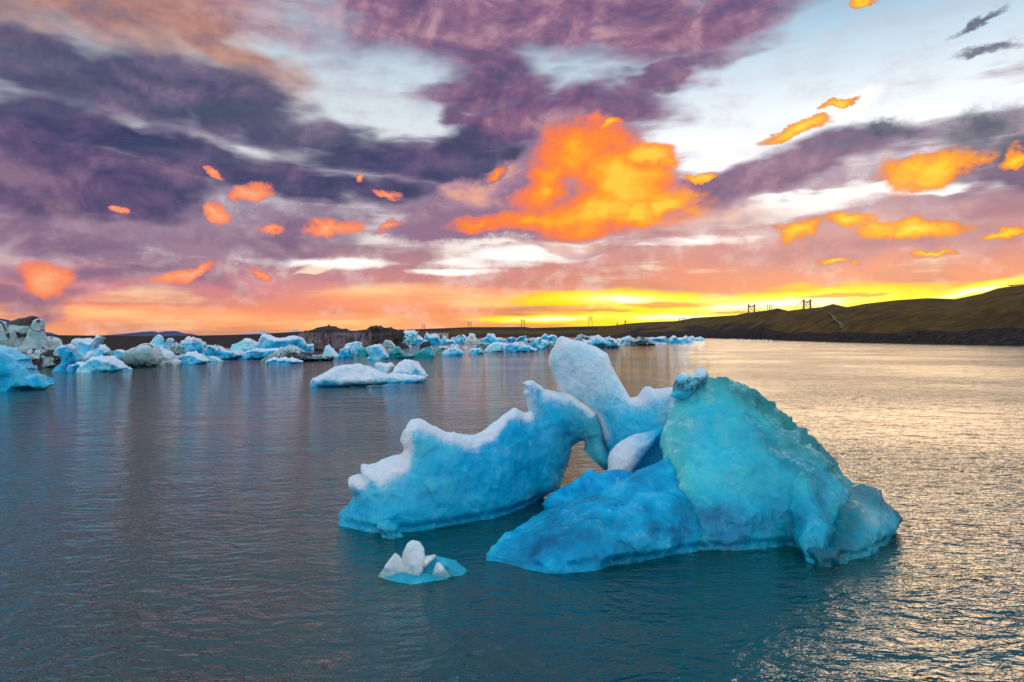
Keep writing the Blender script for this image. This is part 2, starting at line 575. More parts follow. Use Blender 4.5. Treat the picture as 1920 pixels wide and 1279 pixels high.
def mesh_obj(name, V, F, mat, parent=None, attrs=None, smooth=True, center=None):
    """one mesh object; vertices are given in world space"""
    me = bpy.data.meshes.new(name)
    V = np.asarray(V, float)
    if parent is not None:
        c = np.array(parent.get('_o', (0, 0, 0)))
    else:
        c = np.array(center) if center is not None else np.zeros(3)
    if isinstance(F, np.ndarray):
        nv, nf = len(V), len(F)
        k_ = F.shape[1]
        me.vertices.add(nv)
        me.vertices.foreach_set('co', (V - c).astype(np.float32).ravel())
        me.loops.add(nf * k_)
        me.loops.foreach_set('vertex_index', F.astype(np.int32).ravel())
        me.polygons.add(nf)
        me.polygons.foreach_set('loop_start', (np.arange(nf) * k_).astype(np.int32))
        me.update(calc_edges=True)
    else:
        me.from_pydata([tuple(v) for v in (V - c)], [], F)
    me.validate()
    if smooth:
        me.polygons.foreach_set('use_smooth', np.ones(len(me.polygons), bool))
    for k_, a in (attrs or {}).items():
        at = me.attributes.new(k_, 'FLOAT', 'POINT')
        at.data.foreach_set('value', np.asarray(a, np.float32))
    if mat is not None:
        me.materials.append(mat)
    ob = bpy.data.objects.new(name, me)
    COL.objects.link(ob)
    if parent is not None:
        ob.parent = parent
    else:
        ob.location = c
    return ob


def tag(o, label, cat, group=None):
    o['label'] = label
    o['category'] = cat
    if group:
        o['group'] = group
    return o


def structure(o, label=None):
    o['kind'] = 'structure'
    return o


def thing(name, loc, label, cat, group=None):
    o = bpy.data.objects.new(name, None)
    o.empty_display_size = 0.5
    COL.objects.link(o)
    o.location = loc
    o['_o'] = [float(q) for q in loc]
    return tag(o, label, cat, group)


def hull_points(items):
    """corner points of a fractured block: (photo px, photo py, 'y' or 'z', distance or height); feet go on below the water"""
    pts = []
    for px, py, kind, q in items:
        p = at_y(px, py, q) if kind == 'y' else on_water(px, py, q)
        pts.append(p)
        if p[2] < 0.06:
            pts.append(np.array([p[0], p[1], -1.3]))
    return np.array(pts)


def hull_field(X, Y, Z, items):
    bm = bmesh.new()
    for p in hull_points(items):
        bm.verts.new(p)
    bmesh.ops.convex_hull(bm, input=bm.verts)
    c = hull_points(items).mean(0)
    F = None
    for f in bm.faces:
        n = np.array(f.normal)
        if np.linalg.norm(n) < 0.5:
            continue
        q = np.array(f.verts[0].co)
        if n @ (c - q) > 0:
            n = -n
        v = (X - q[0]) * n[0] + (Y - q[1]) * n[1] + (Z - q[2]) * n[2]
        F = v if F is None else np.maximum(F, v)
    bm.free()
    return F


def mid_surface(s):
    """y of a body's middle surface: knots (x, y) along it, leaning back by az per metre of height"""
    kx = np.array([q[0] for q in s['knots']], float)
    ky = np.array([q[1] for q in s['knots']], float)
    return lambda x, z: np.interp(x, kx, ky) + s.get('az', 0) * z


def slab_poly(s):
    yc = mid_surface(s)
    poly = []
    for (px, py) in s['pix']:
        d = ray(px, py)
        y = float(np.mean([q[1] for q in s['knots']]))
        for _ in range(40):
            p = CAM + d * y
            y = 0.6 * y + 0.4 * float(yc(p[0], p[2]))
        poly.append((p[0], p[2]))
    if s.get('foot', True):     # carry the outline on below the water
        a, b_ = poly[s.get('last', -1)], poly[0]
        poly += [(a[0], -1.6), (b_[0], -1.6)]
    return poly


def slab_field(X, Y, Z, sl_):
    """field (negative inside) of a body whose outline was measured on the photo and which
    swells to both sides of its own middle surface"""
    yc = mid_surface(sl_)
    poly = slab_poly(sl_)
    sd = poly_sd(X[:, 0, :], Z[:, 0, :], poly)
    T, Rr = sl_['T'], sl_['R']
    e = sl_.get('pow', 0.5)
    q = np.clip(sd / Rr, 0, 1)
    s = np.where(sd > 0, T * (1 - (1 - q) ** 2) ** e, sd * T / Rr * 1.5)
    if 'base' in sl_:          # flares towards the waterline
        s = np.where(sd > 0, s * (1 + sl_['base'] * np.clip(1 - Z[:, 0, :] / sl_.get('bh', 2.0), 0, 1.3)), s)
    slope = math.sqrt(1 + sl_.get('az', 0) ** 2)
    mid = yc(X, Z)
    return (np.abs(Y - mid) / slope - s[:, None, :]), poly


def grow(slabs, h, pad=0.5, zmin=-0.9, blend=0.0, cut=None):
    """mesh of the union of slabs"""
    lo, hi = np.full(3, 1e9), np.full(3, -1e9)
    for s in slabs:
        if 'hull' in s:
            hp_ = hull_points(s['hull'])
            lo, hi = np.minimum(lo, hp_.min(0)), np.maximum(hi, hp_.max(0))
            continue
        yc = mid_surface(s)
        t = s['T'] * (1 + s.get('base', 0) * 1.3) * math.sqrt(1 + s.get('az', 0) ** 2)
        for (x, z) in slab_poly(s):
            for z_ in (z, zmin):
                y = float(yc(x, z_))
                lo = np.minimum(lo, [x, y - t, z])
                hi = np.maximum(hi, [x, y + t, z])
        for (kx, ky) in s['knots']:
            if lo[0] < kx < hi[0]:
                lo[1], hi[1] = min(lo[1], ky - t), max(hi[1], ky + t)
    lo[2] = zmin - 2 * h
    lo -= pad
    hi += pad
    n = np.ceil((hi - lo) / h).astype(int) + 1
    ax_ = [lo[i] + h * np.arange(n[i]) for i in range(3)]
    X, Y, Z = np.meshgrid(*ax_, indexing='ij')
    F = None
    for s in slabs:
        f = hull_field(X, Y, Z, s['hull']) if 'hull' in s else slab_field(X, Y, Z, s)[0]
        if 'cut' in s:
            f = planar(s['cut'])(f, X, Y, Z)
        if F is None:
            F = f
        elif blend > 0:
            t = np.clip(0.5 + 0.5 * (F - f) / blend, 0, 1)
            F = F * (1 - t) + f * t - blend * t * (1 - t)
        else:
            F = np.minimum(F, f)
    if cut is not None:
        F = cut(F, X, Y, Z)
    F = np.maximum(F, zmin - Z)
    V, Q = surface_nets(F, lo, h)
    return relax(V, Q, 1, 0.5 if 'hull' not in slabs[0] else 0.25), Q


def planar(dirs):
    """cut flat fracture faces: dirs are (nx, ny, nz, depth) with the depth in metres below the furthest point"""
    def cut(F, X, Y, Z):
        ins = F < 0
        xs, ys, zs = X[ins][::7], Y[ins][::7], np.maximum(Z[ins][::7], 0)
        for nx_, ny_, nz_, dep in dirs:
            L_ = math.sqrt(nx_ * nx_ + ny_ * ny_ + nz_ * nz_)
            n_ = (nx_ / L_, ny_ / L_, nz_ / L_)
            sup = float((xs * n_[0] + ys * n_[1] + zs * n_[2]).max())
            F = np.maximum(F, X * n_[0] + Y * n_[1] + Z * n_[2] - (sup - dep))
        return F
    return cut

# ------------------------------------------------------------------ materials: ice
def ice_material(name, clear=0.0, deep='#0b4f86', mid='#1390c4', pale='#7fd0e6', sss=0.55, scale=0.5, bs=1.0, size=1.0, spec=0.3, rough=(0.05, 0.20)):
    m, k, b, o = material(name)
    pos = k.n('ShaderNodeTexCoord').outputs['Object']
    A = lambda n_: k.n('ShaderNodeAttribute', attribute_name=n_).outputs['Fac']
    snow, dirt, tone = A('snow'), A('dirt'), A('tone')
    n1 = k.noise(pos, 1.3 / size, 5, 0.6, 0.6)
    n2 = k.noise(pos, 7.0 / size, 5, 0.65)
    n3 = k.noise(pos, 30.0 / size, 3, 0.6)
    t = k.m('ADD', tone, k.m('ADD', k.m('MULTIPLY', k.m('SUBTRACT', n1, 0.5), 0.5), k.m('MULTIPLY', k.m('SUBTRACT', n2, 0.5), 0.22)))
    col = k.ramp(t, [(0.05, deep), (0.45, mid), (0.95, pale)])
    # pale veins of refrozen cracks
    vor = k.n('ShaderNodeTexVoronoi', feature='DISTANCE_TO_EDGE')
    k.put(vor.inputs['Vector'], k.v('ADD', pos, k.v('SCALE', k.noise(pos, 2.0 / size, 3, 0.6, out=1), scale=0.6 * size)))
    vor.inputs['Scale'].default_value = 0.85 / size
    vein = k.m('MULTIPLY', k.step(vor.outputs['Distance'], 0.022, 0.004), k.step(n1, 0.45, 0.62))
    col = k.mix(k.m('MULTIPLY', vein, 0.22), col, lin('#a5e0f0'))
    sn = k.step(k.m('ADD', snow, k.m('ADD', k.m('MULTIPLY', k.m('SUBTRACT', n1, 0.5), 0.8), k.m('MULTIPLY', k.m('SUBTRACT', n2, 0.5), 0.5))), 0.05, 0.95)
    col = k.mix(sn, col, k.mix(k.step(n3, 0.35, 0.7), lin('#d3def0'), lin('#eef2fa')))
    dm = k.step(k.m('ADD', dirt, k.m('MULTIPLY', k.m('SUBTRACT', n2, 0.5), 0.8)), 0.35, 0.75)
    col = k.mix(dm, col, k.mix(n3, lin('#241f22'), lin('#4d464a')))
    k.put(b.inputs['Base Color'], col)
    k.put(b.inputs['Roughness'], k.m('ADD', k.m('MULTIPLY', sn, 0.35), k.step(n2, 0.3, 0.7, *rough)))
    b.inputs['IOR'].default_value = 1.31
    b.inputs['Specular IOR Level'].default_value = spec
    b.subsurface_method = 'RANDOM_WALK'
    k.put(b.inputs['Subsurface Weight'], k.m('MULTIPLY', k.m('SUBTRACT', 1.0, dm), sss))
    b.inputs['Subsurface Radius'].default_value = (0.12, 0.55, 1.0)
    b.inputs['Subsurface Scale'].default_value = scale
    if clear > 0:
        va = k.n('ShaderNodeVolumeAbsorption')
        va.inputs['Color'].default_value = (0.05, 0.88, 0.98, 1)
        va.inputs['Density'].default_value = 0.4
        k.t.links.new(va.outputs[0], o.inputs['Volume'])
        k.put(b.inputs['Transmission Weight'], k.m('MULTIPLY', k.m('MULTIPLY', A('clear'), k.m('SUBTRACT', 1.0, sn)), clear))
    v2 = k.n('ShaderNodeTexVoronoi', feature='F1')
    k.put(v2.inputs['Vector'], k.v('ADD', pos, k.v('SCALE', k.noise(pos, 3.0 / size, 2, 0.5, out=1), scale=0.3 * size)))
    v2.inputs['Scale'].default_value = 3.2 / size
    fine = k.m('MULTIPLY', k.noise(pos, 75.0 / size, 2, 0.6), k.m('MULTIPLY_ADD', sn, 0.012 * size, 0.002 * size))
    hg = k.m('ADD', k.m('MULTIPLY_ADD', v2.outputs['Distance'], 0.075 * size, fine), k.m('ADD', k.m('MULTIPLY', n2, 0.05 * size), k.m('MULTIPLY', n3, 0.010 * size)))
    k.put(b.inputs['Normal'], bump(k, hg, 0.7 * bs, 1.0))
    return m


M_ICE = ice_material("blue_ice", clear=0.5, deep='#007ab4', mid='#00bef2', pale='#64e2fc', sss=0.7, scale=0.6, bs=1.3)
M_CYAN = ice_material("cyan_ice", clear=0.75, rough=(0.05, 0.2), spec=0.9, deep='#007ab0', mid='#00ccf4', pale='#60eefc', sss=0.7, scale=0.6, bs=1.9)
M_CLEAR = ice_material("clear_ice", clear=0.8, rough=(0.04, 0.16), deep='#008cc0', mid='#20cce8', pale='#b8f2fa', sss=0.6, scale=0.4, bs=0.9, spec=0.8)

# ------------------------------------------------------------------ the great iceberg
berg = thing('iceberg', (3.0, 20.0, 0.0), 'huge blue arched iceberg with a white spire, floating in the foreground', 'iceberg')


def ice_part(name, slabs, h, mat, paint, disp, parent=berg, blend=0.15, label=None, rel=1, zmin=-0.9, cut=None, outline=None, crust=0.025):
    V, Q = grow(slabs, h, blend=blend, zmin=zmin, cut=cut)
    if rel:
        V = relax(V, Q, rel, 0.5)
    N = N0 = normals(V, Q)
    V = V + N * disp(V, N)[:, None]
    notch = 0.16 * sstep(V[:, 2], 0.34, 0.10) * sstep(V[:, 2], -0.5, -0.05)       # melt notch at the waterline
    V[:, :2] -= N[:, :2] * (notch * (1 if parent is berg else 0.15))[:, None]
    N = normals(V, Q)
    d = None
    for s in (outline or slabs):
        q = poly_sd(V[:, 0], V[:, 2], slab_poly(s))
        d = q if d is None else np.maximum(d, q)
    at = dict(snow=np.zeros(len(V)), dirt=np.zeros(len(V)), tone=np.full(len(V), 0.4), clear=np.zeros(len(V)))
    at.update(paint(V, N0, d))
    V = V + N0 * (crust * at['snow'] * (0.6 + 0.7 * fbm(V * 6, 3, 99)))[:, None]         # crust stands proud
    ob = mesh_obj(name, V, Q, mat, parent, at)
    if label:
        ob['label'] = label
    return ob


# left wing with the arch
wing = dict(pix=[(622, 995), (624, 982), (633, 964), (655, 946), (668, 925), (659, 911), (657, 898), (684, 892), (676, 870), (690, 873), (721, 866), (756, 851),
                 (760, 839), (753, 827), (757, 808), (770, 790), (784, 785), (799, 793), (835, 806), (874, 815), (891, 817), (909, 806), (932, 792), (948, 774),
                 (964, 768), (985, 776), (992, 772), (987, 749), (980, 737), (984, 728), (973, 713), (995, 715), (1014, 723), (1022, 731), (1046, 738), (1069, 741),
                 (1093, 755), (1116, 776), (1123, 792), (1128, 823), (1139, 851), (1141, 866), (1135, 881), (1104, 859), (1092, 847), (1098, 824), (1087, 828),
                 (1075, 839), (1068, 862), (1057, 890), (1047, 914), (1020, 935), (1012, 942)],
            knots=[(-7, 22.2), (-5.5, 21.9), (-4.2, 21.6), (-3.0, 21.7), (-0.5, 23.2), (1.0, 24.9), (2.0, 25.2), (3.5, 24.4)], az=0.10, T=0.75, R=1.5, base=0.55, bh=2.2)
spire = dict(pix=[(1150, 900), (1140, 866), (1134, 842), (1122, 815), (1112, 785), (1085, 762), (1058, 748), (1046, 737), (1043, 722), (1034, 704), (1026, 686),
                  (1027, 671), (1034, 655), (1044, 639), (1052, 630), (1066, 634), (1093, 643), (1124, 655), (1139, 663), (1146, 680), (1156, 703), (1171, 729),
                  (1181, 745), (1195, 743), (1207, 726), (1216, 723), (1228, 729), (1262, 726), (1275, 780), (1270, 880)],
             knots=[(0.5, 26.0), (2.0, 25.8), (3.2, 25.0), (5.5, 23.2), (7, 22.4)], az=0.06, T=0.72, R=1.3, base=0.5, bh=2.5)


def disp_wing(V, N):
    return 0.075 * fbm(V * 0.9, 3, 11) + 0.035 * fbm(V * 3.1, 3, 12) + 0.09 * facets(V * 0.9, 13) + 0.03 * facets(V * 3.0, 14)


def paint_wing(V, N, d):
    z = V[:, 2]
    n = fbm(V * 1.1, 3, 21)
    edge = sstep(d + 0.26 * n, 0.60, 0.02) * sstep(z, 0.75, 1.5)
    edge = edge * sstep(V[:, 0], 1.35, 0.2)                  # the arch itself is bare
    up = sstep(N[:, 2], 0.35, 0.8) * sstep(z, 0.8, 1.4)
    back = sstep(N[:, 1], 0.2, 0.6) * 0.5 * sstep(z, 1.0, 2.0)
    tone = 0.30 + 0.22 * sstep(z, 0.2, 2.4) + 0.20 * sstep(V[:, 0], -0.5, -3.5) + 0.22 * fbm(V * np.array([0.5, 0.5, 1.6]), 3, 22)
    tone = tone + 0.22 * sstep(V[:, 0], 1.6, 3.2)
    return dict(snow=np.clip(0.85 * edge + 0.8 * up + back, 0, 1), tone=tone, clear=0.40 + 0.5 * sstep(V[:, 0], 1.2, 2.6))


def paint_spire(V, N, d):
    z = V[:, 2]
    n = fbm(V * 0.8, 3, 31)
    w = sstep(z + 0.6 * n, 2.3, 4.3)
    edge = sstep(d + 0.2 * n, 0.5, 0.1) * sstep(z, 1.8, 2.6)
    return dict(snow=np.clip(np.maximum(w * 0.62, edge * 0.8), 0, 1), tone=0.48 + 0.35 * sstep(z, 1.5, 4.0) + 0.12 * n, clear=0.25 + 0 * z)


ice_part('ice_wing', [wing], 0.055, M_ICE, paint_wing, disp_wing, label='blue left wing of the iceberg with a snowy crest and an arch')
ice_part('ice_spire', [spire], 0.055, M_ICE, paint_spire, lambda V, N: 0.05 * fbm(V * 0.8, 3, 15) + 0.02 * fbm(V * 3.0, 3, 16) + 0.03 * facets(V * 1.1, 17),
         label='tall white fin of ice above the arch')

# right mound
dome = dict(pix=[(1232, 860), (1246, 790), (1254, 745), (1268, 722), (1290, 716), (1312, 712), (1330, 705), (1346, 702), (1366, 705), (1400, 727), (1425, 741), (1446, 757),
                 (1449, 764), (1466, 768), (1468, 792), (1492, 811), (1508, 818), (1533, 832), (1541, 848), (1562, 859), (1578, 868), (1584, 884), (1592, 896), (1588, 940), (1560, 1000), (1530, 1040)],
            knots=[(3.5, 21.2), (5.0, 20.5), (6.3, 20.6), (7.5, 20.4), (9, 20.6)], az=0.42, T=1.35, R=1.15, pow=0.45, base=0.1, bh=2.0,
            cut=[(-.45, -.8, .35, .75), (.15, -.9, .45, .50), (.05, -1, .02, .45), (-.7, -.6, .2, .6), (.12, -.75, .7, .30)])
apron = dict(pix=[(888, 1053), (913, 1031), (932, 1012), (944, 1000), (971, 986), (995, 973), (1016, 963), (1053, 951), (1089, 944), (1130, 928), (1180, 905), (1225, 880),
                  (1262, 856), (1300, 856), (1345, 895), (1400, 950), (1450, 990), (1490, 1030)],
             knots=[(-1.5, 18.9), (-0.9, 18.6), (0.5, 17.9), (1.9, 18.0), (3.3, 18.8), (4.8, 19.5), (6.3, 20.0), (8, 19.6)], az=0.85, T=0.75, R=1.1)
pillar = dict(pix=[(1494, 1040), (1483, 1000), (1482, 984), (1492, 962), (1502, 935), (1498, 905), (1476, 862), (1470, 835), (1484, 822), (1508, 818), (1534, 831), (1544, 848), (1564, 858), (1583, 880), (1593, 898), (1592, 940), (1568, 978), (1552, 1008), (1557, 1046), (1549, 1064)],
              knots=[(5, 18.9), (7.0, 18.7), (8.0, 18.2), (9.5, 18.6)], az=0.70, T=0.6, R=0.5, pow=0.4, cut=[(-.45, -.85, .3, .25), (.35, -.85, .35, .22), (.0, -.8, .6, .2)])
knob_r = dict(pix=[(1540, 1066), (1536, 1030), (1552, 985), (1578, 940), (1588, 916), (1601, 911), (1626, 913), (1655, 917), (1664, 926), (1668, 940), (1680, 948), (1690, 960),
                   (1692, 972), (1684, 985), (1686, 1000), (1690, 1020)],
              knots=[(7.5, 18.1), (8.2, 18.3), (9.7, 19.3), (11.4, 20.8)], az=0.35, T=0.85, R=0.6, base=0.1, pow=0.4)
block = dict(pix=[(1012, 962), (1018, 944), (1026, 932), (1050, 914), (1081, 904), (1099, 886), (1110, 881), (1120, 888), (1134, 884), (1152, 880), (1200, 885), (1230, 930)],
             knots=[(0.5, 22.9), (1.2, 22.6), (2.4, 22.2), (4.5, 21.5)], az=0.15, T=0.55, R=0.6)
lump = dict(pix=[(1140, 895), (1139, 862), (1142, 850), (1156, 834), (1180, 820), (1211, 811), (1244, 797), (1240, 815), (1215, 845), (1195, 870), (1180, 890)],
            knots=[(3.0, 22.8), (5.5, 21.9)], az=0.2, T=0.5, R=0.55, foot=False)
cap = dict(pix=[(1256, 742), (1262, 726), (1270, 708), (1277, 700), (1288, 702), (1297, 702), (1304, 693), (1313, 690), (1322, 694), (1326, 706), (1322, 722), (1300, 738), (1280, 750)],
           knots=[(4, 22.3), (7, 22.1)], az=0.0, T=0.42, R=0.5, foot=False)
chunk = dict(pix=[(707, 990), (710, 1005), (721, 1020), (738, 1019), (767, 1010), (757, 998), (748, 984), (728, 974), (712, 978)],
             knots=[(-5, 20.2), (-2, 20.2)], az=0.25, T=0.42, R=0.38, foot=False)


H_dome = dict(hull=[(1268, 724, 'y', 22.4), (1300, 712, 'y', 22.4), (1346, 702, 'y', 22.5), (1366, 705, 'y', 22.4), (1400, 727, 'y', 22.2), (1446, 757, 'y', 21.9), (1468, 772, 'y', 21.8),
                    (1252, 750, 'y', 22.3), (1246, 800, 'y', 21.8), (1258, 850, 'y', 20.9), (1510, 818, 'y', 21.4), (1545, 850, 'y', 21.0),
                    (1300, 850, 'y', 20.2), (1400, 846, 'y', 20.0), (1470, 880, 'y', 19.7), (1497, 940, 'y', 19.3), (1310, 930, 'y', 19.6), (1420, 960, 'y', 19.35),
                    (1230, 1040, 'z', 0.0), (1300, 1034, 'z', 0.0), (1380, 1023, 'z', 0.0), (1470, 1030, 'z', 0.0), (1500, 1030, 'z', 0.0),
                    (1270, 760, 'y', 24.3), (1400, 770, 'y', 24.3), (1520, 850, 'y', 23.4), (1250, 930, 'z', 0.0), (1560, 960, 'z', 0.0), (1500, 930, 'z', 0.0)])
H_crest = dict(hull=[(1440, 756, 'y', 21.95), (1466, 767, 'y', 21.85), (1469, 790, 'y', 21.6), (1508, 817, 'y', 21.3), (1534, 831, 'y', 21.1), (1544, 848, 'y', 20.9), (1566, 858, 'y', 20.7), (1584, 880, 'y', 20.5),
                     (1594, 896, 'y', 20.3), (1590, 930, 'y', 19.9), (1420, 800, 'y', 20.9), (1450, 840, 'y', 20.2), (1490, 880, 'y', 19.6), (1520, 900, 'y', 19.3),
                     (1470, 800, 'y', 23.4), (1580, 930, 'y', 22.4), (1500, 930, 'z', 0.0), (1590, 950, 'z', 0.0), (1520, 1030, 'z', 0.0)])
H_pillar = dict(hull=[(1478, 858, 'y', 20.0), (1500, 872, 'y', 19.6), (1556, 866, 'y', 20.3), (1590, 898, 'y', 20.0), (1592, 930, 'y', 19.6), (1502, 925, 'y', 19.1), (1578, 950, 'y', 18.9), (1483, 985, 'y', 18.75),
                      (1555, 985, 'y', 18.2), (1490, 1032, 'z', 0.0), (1506, 1054, 'z', 0.0), (1545, 1070, 'z', 0.0), (1556, 1044, 'z', 0.0), (1520, 1000, 'y', 18.05), (1560, 980, 'z', 0.0), (1500, 980, 'z', 0.0)])
H_shoulder = dict(hull=[(1586, 916, 'y', 20.3), (1601, 911, 'y', 20.5), (1630, 913, 'y', 20.6), (1655, 917, 'y', 20.6), (1668, 938, 'y', 20.5), (1692, 968, 'y', 20.3), (1588, 958, 'y', 19.1), (1640, 975, 'y', 19.0),
                        (1558, 1000, 'y', 18.35), (1530, 1000, 'y', 18.6), (1600, 1010, 'y', 18.4), (1528, 1064, 'z', 0.0), (1546, 1069, 'z', 0.0), (1600, 1056, 'z', 0.0), (1640, 1045, 'z', 0.0), (1689, 1018, 'z', 0.0), (1640, 925, 'y', 21.8), (1600, 960, 'z', 0.0), (1680, 980, 'z', 0.0)])
H_apron = dict(hull=[(890, 1053, 'z', 0.0), (913, 1031, 'z', 0.12), (944, 1000, 'z', 0.4), (971, 986, 'z', 0.5), (1016, 963, 'z', 0.7), (1000, 1080, 'z', 0.0), (1060, 1084, 'z', 0.0), (1100, 1079, 'z', 0.0), (1180, 1057, 'z', 0.0),
                     (1053, 951, 'z', 0.85), (1130, 926, 'z', 1.2), (1180, 900, 'z', 1.6), (1040, 1015, 'z', 0.6), (1120, 985, 'z', 0.95), (1160, 1010, 'z', 0.6), (1060, 960, 'z', 0.0), (1200, 960, 'z', 0.0)])
H_slope = dict(hull=[(1100, 945, 'z', 1.0), (1130, 926, 'z', 1.2), (1180, 898, 'z', 1.6), (1225, 872, 'z', 2.0), (1262, 848, 'z', 2.3), (1300, 862, 'z', 2.1), (1345, 905, 'z', 1.5), (1110, 1076, 'z', 0.0), (1180, 1057, 'z', 0.0),
                     (1290, 1036, 'z', 0.0), (1340, 1028, 'z', 0.0), (1400, 1022, 'z', 0.0), (1200, 980, 'z', 0.95), (1280, 955, 'z', 1.15), (1150, 1000, 'z', 0.75), (1270, 930, 'z', 0.0), (1130, 960, 'z', 0.0)])


def chips(seed, n, lo_, hi_):
    """random shallow fracture planes on the side that faces the open water"""
    r = random.Random(seed)
    return [(math.sin(a), -math.cos(a), r.uniform(-0.15, 1.0), r.uniform(lo_, hi_)) for a in (r.uniform(-1.3, 1.3) for _ in range(n))]


H_dome['cut'] = chips(1, 16, 0.05, 0.22)
H_crest['cut'] = chips(2, 22, 0.04, 0.18)
H_pillar['cut'] = chips(3, 16, 0.04, 0.16)
H_shoulder['cut'] = chips(4, 16, 0.03, 0.12)
H_apron['cut'] = chips(5, 14, 0.04, 0.14)
H_slope['cut'] = chips(6, 14, 0.04, 0.16)


def disp_dome(V, N):
    dd = poly_sd(V[:, 0], V[:, 2], slab_poly(dome))
    jag = sstep(dd, 1.1, 0.0) * sstep(V[:, 0], 5.4, 7.0) * sstep(V[:, 2], 0.6, 1.4)
    return (0.05 * fbm(V * 0.6, 3, 41) + 0.15 * facets(V * 1.0, 43) + 0.05 * facets(V * 2.8, 46) + 0.015 * fbm(V * 5, 3, 44)
            + jag * (0.12 * facets(V * 2.6, 47) + 0.06 * facets(V * 6.5, 48)))


def paint_dome(V, N, d):
    x, z = V[:, 0], V[:, 2]
    n = fbm(V * 0.9, 4, 45)
    dd = poly_sd(x, z, slab_poly(dome))
    rimm = sstep(dd + 0.35 * n, 1.0, 0.1) * sstep(z, 0.9, 1.8)
    right = sstep(x, 5.8, 7.4)
    left_top = sstep(x, 5.9, 5.0) * sstep(z + 0.5 * n, 3.2, 4.2)
    glint_seam = -poly_sd(x, z, [at_y(px, py, 20.3)[[0, 2]] for px, py in ((1418, 788), (1445, 812), (1480, 838), (1512, 868), (1520, 905), (1508, 925), (1495, 900), (1470, 868), (1438, 838))])
    glint_seam = sstep(glint_seam + 0.25 * fbm(V * 3, 3, 49), 0.30, -0.10)  # bright glints on the ridge, painted as whitish streaks through the snow mask
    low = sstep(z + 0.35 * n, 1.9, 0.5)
    tone = 0.62 - 0.36 * low + 0.16 * n + 0.14 * facets(V * 0.95, 43) + 0.40 * rimm  # backlight through the ice put into the tone: paler above, darker low
    return dict(snow=np.clip(0.5 * left_top + 0.42 * rimm * sstep(fbm(V * 2.2, 3, 50), -0.3, 0.4) + 0.30 * glint_seam * sstep(fbm(V * 3.5, 3, 58), -0.25, 0.25), 0, 1), tone=tone, clear=np.clip(0.24 + 0.55 * rimm * (0.5 + 0.5 * right) + 0.2 * right + 0.3 * glint_seam, 0, 1))


def paint_apron(V, N, d):
    n = fbm(V * 1.3, 4, 52)
    return dict(tone=0.28 + 0.36 * n + 0.10 * fbm(V * np.array([3.0, 1.0, 1.0]), 3, 56) + 0.14 * sstep(d, 0.5, 0.0), snow=0.15 * sstep(n, 0.2, 0.6), clear=0.45 + 0.4 * sstep(fbm(V * 1.0, 2, 57), 0.0, 0.4))


def paint_knob(V, N, d):
    n = fbm(V * 1.4, 4, 71)
    z = V[:, 2]
    return dict(tone=0.32 + 0.5 * sstep(z + 0.4 * n, 0.4, 1.4), snow=0.4 * sstep(z + 0.4 * n, 0.9, 1.6) * sstep(fbm(V * 2.5, 3, 76), -0.2, 0.4), clear=0.45 + 0.5 * sstep(d, 0.8, 0.1),
                dirt=0.5 * sstep(fbm(V * 2.2, 3, 72), 0.35, 0.6) * sstep(z, 1.3, 1.7))


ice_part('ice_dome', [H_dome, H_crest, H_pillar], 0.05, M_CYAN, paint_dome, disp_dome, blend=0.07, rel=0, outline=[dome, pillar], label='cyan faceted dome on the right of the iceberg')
ice_part('ice_apron', [H_apron, H_slope], 0.05, M_ICE, paint_apron, outline=[apron], rel=0, blend=0.12, disp=lambda V, N: 0.09 * fbm(V * 0.9, 3, 51) + 0.08 * facets(V * 1.3, 53) + 0.045 * facets(V * 3.4, 54) + 0.02 * fbm(V * 5, 3, 55), label='dark blue slope at the front waterline')
ice_part('clear_ice_shoulder', [H_shoulder], 0.045, outline=[knob_r], mat=M_CLEAR, paint=paint_knob, rel=0, disp=lambda V, N: 0.04 * fbm(V * 1.2, 3, 73) + 0.12 * facets(V * 1.4, 74) + 0.07 * facets(V * 3.6, 75), label='low glassy shoulder at the right end')
ice_part('ice_block', [block], 0.05, M_ICE, lambda V, N, d: dict(tone=0.32 + 0.2 * fbm(V * 2, 3, 81)),
         lambda V, N: 0.05 * fbm(V * 1.2, 3, 82) + 0.09 * facets(V * 1.5, 83), label='low blue block below the arch', cut=planar([(-.3, -.9, .3, .3), (.2, -.7, .7, .25)]))
ice_part('snow_lump', [lump], 0.045, M_ICE, lambda V, N, d: dict(tone=0.4 + 0 * d, snow=0.9 * sstep(V[:, 0] - 0.25 * fbm(V * 2, 3, 86), 5.0, 3.6)),
         lambda V, N: 0.04 * fbm(V * 1.5, 3, 85), zmin=0.2, label='rounded white lump in the cleft')
ice_part('dirty_ice_cap', [cap], 0.035, M_ICE,
         lambda V, N, d: dict(tone=0.8 + 0 * d, snow=0.75 * sstep(V[:, 2], 4.35, 4.75), dirt=0.58 * sstep(V[:, 2] + 0.25 * fbm(V * 3, 3, 88), 4.72, 4.5) * sstep(V[:, 2], 3.9, 4.2)),
         lambda V, N: 0.05 * fbm(V * 2.5, 3, 87) + 0.04 * facets(V * 3, 89), zmin=3.0, label='grey dirt-streaked cap on the dome')
ice_part('clear_ice_knob', [chunk], 0.03, M_CLEAR, lambda V, N, d: dict(tone=0.30 + 0 * d, clear=np.full(len(V), 0.3)),
         lambda V, N: 0.05 * facets(V * 2.2, 91) + 0.03 * facets(V * 6, 92), zmin=-0.5, label='small glassy knob at the foot of the wing')

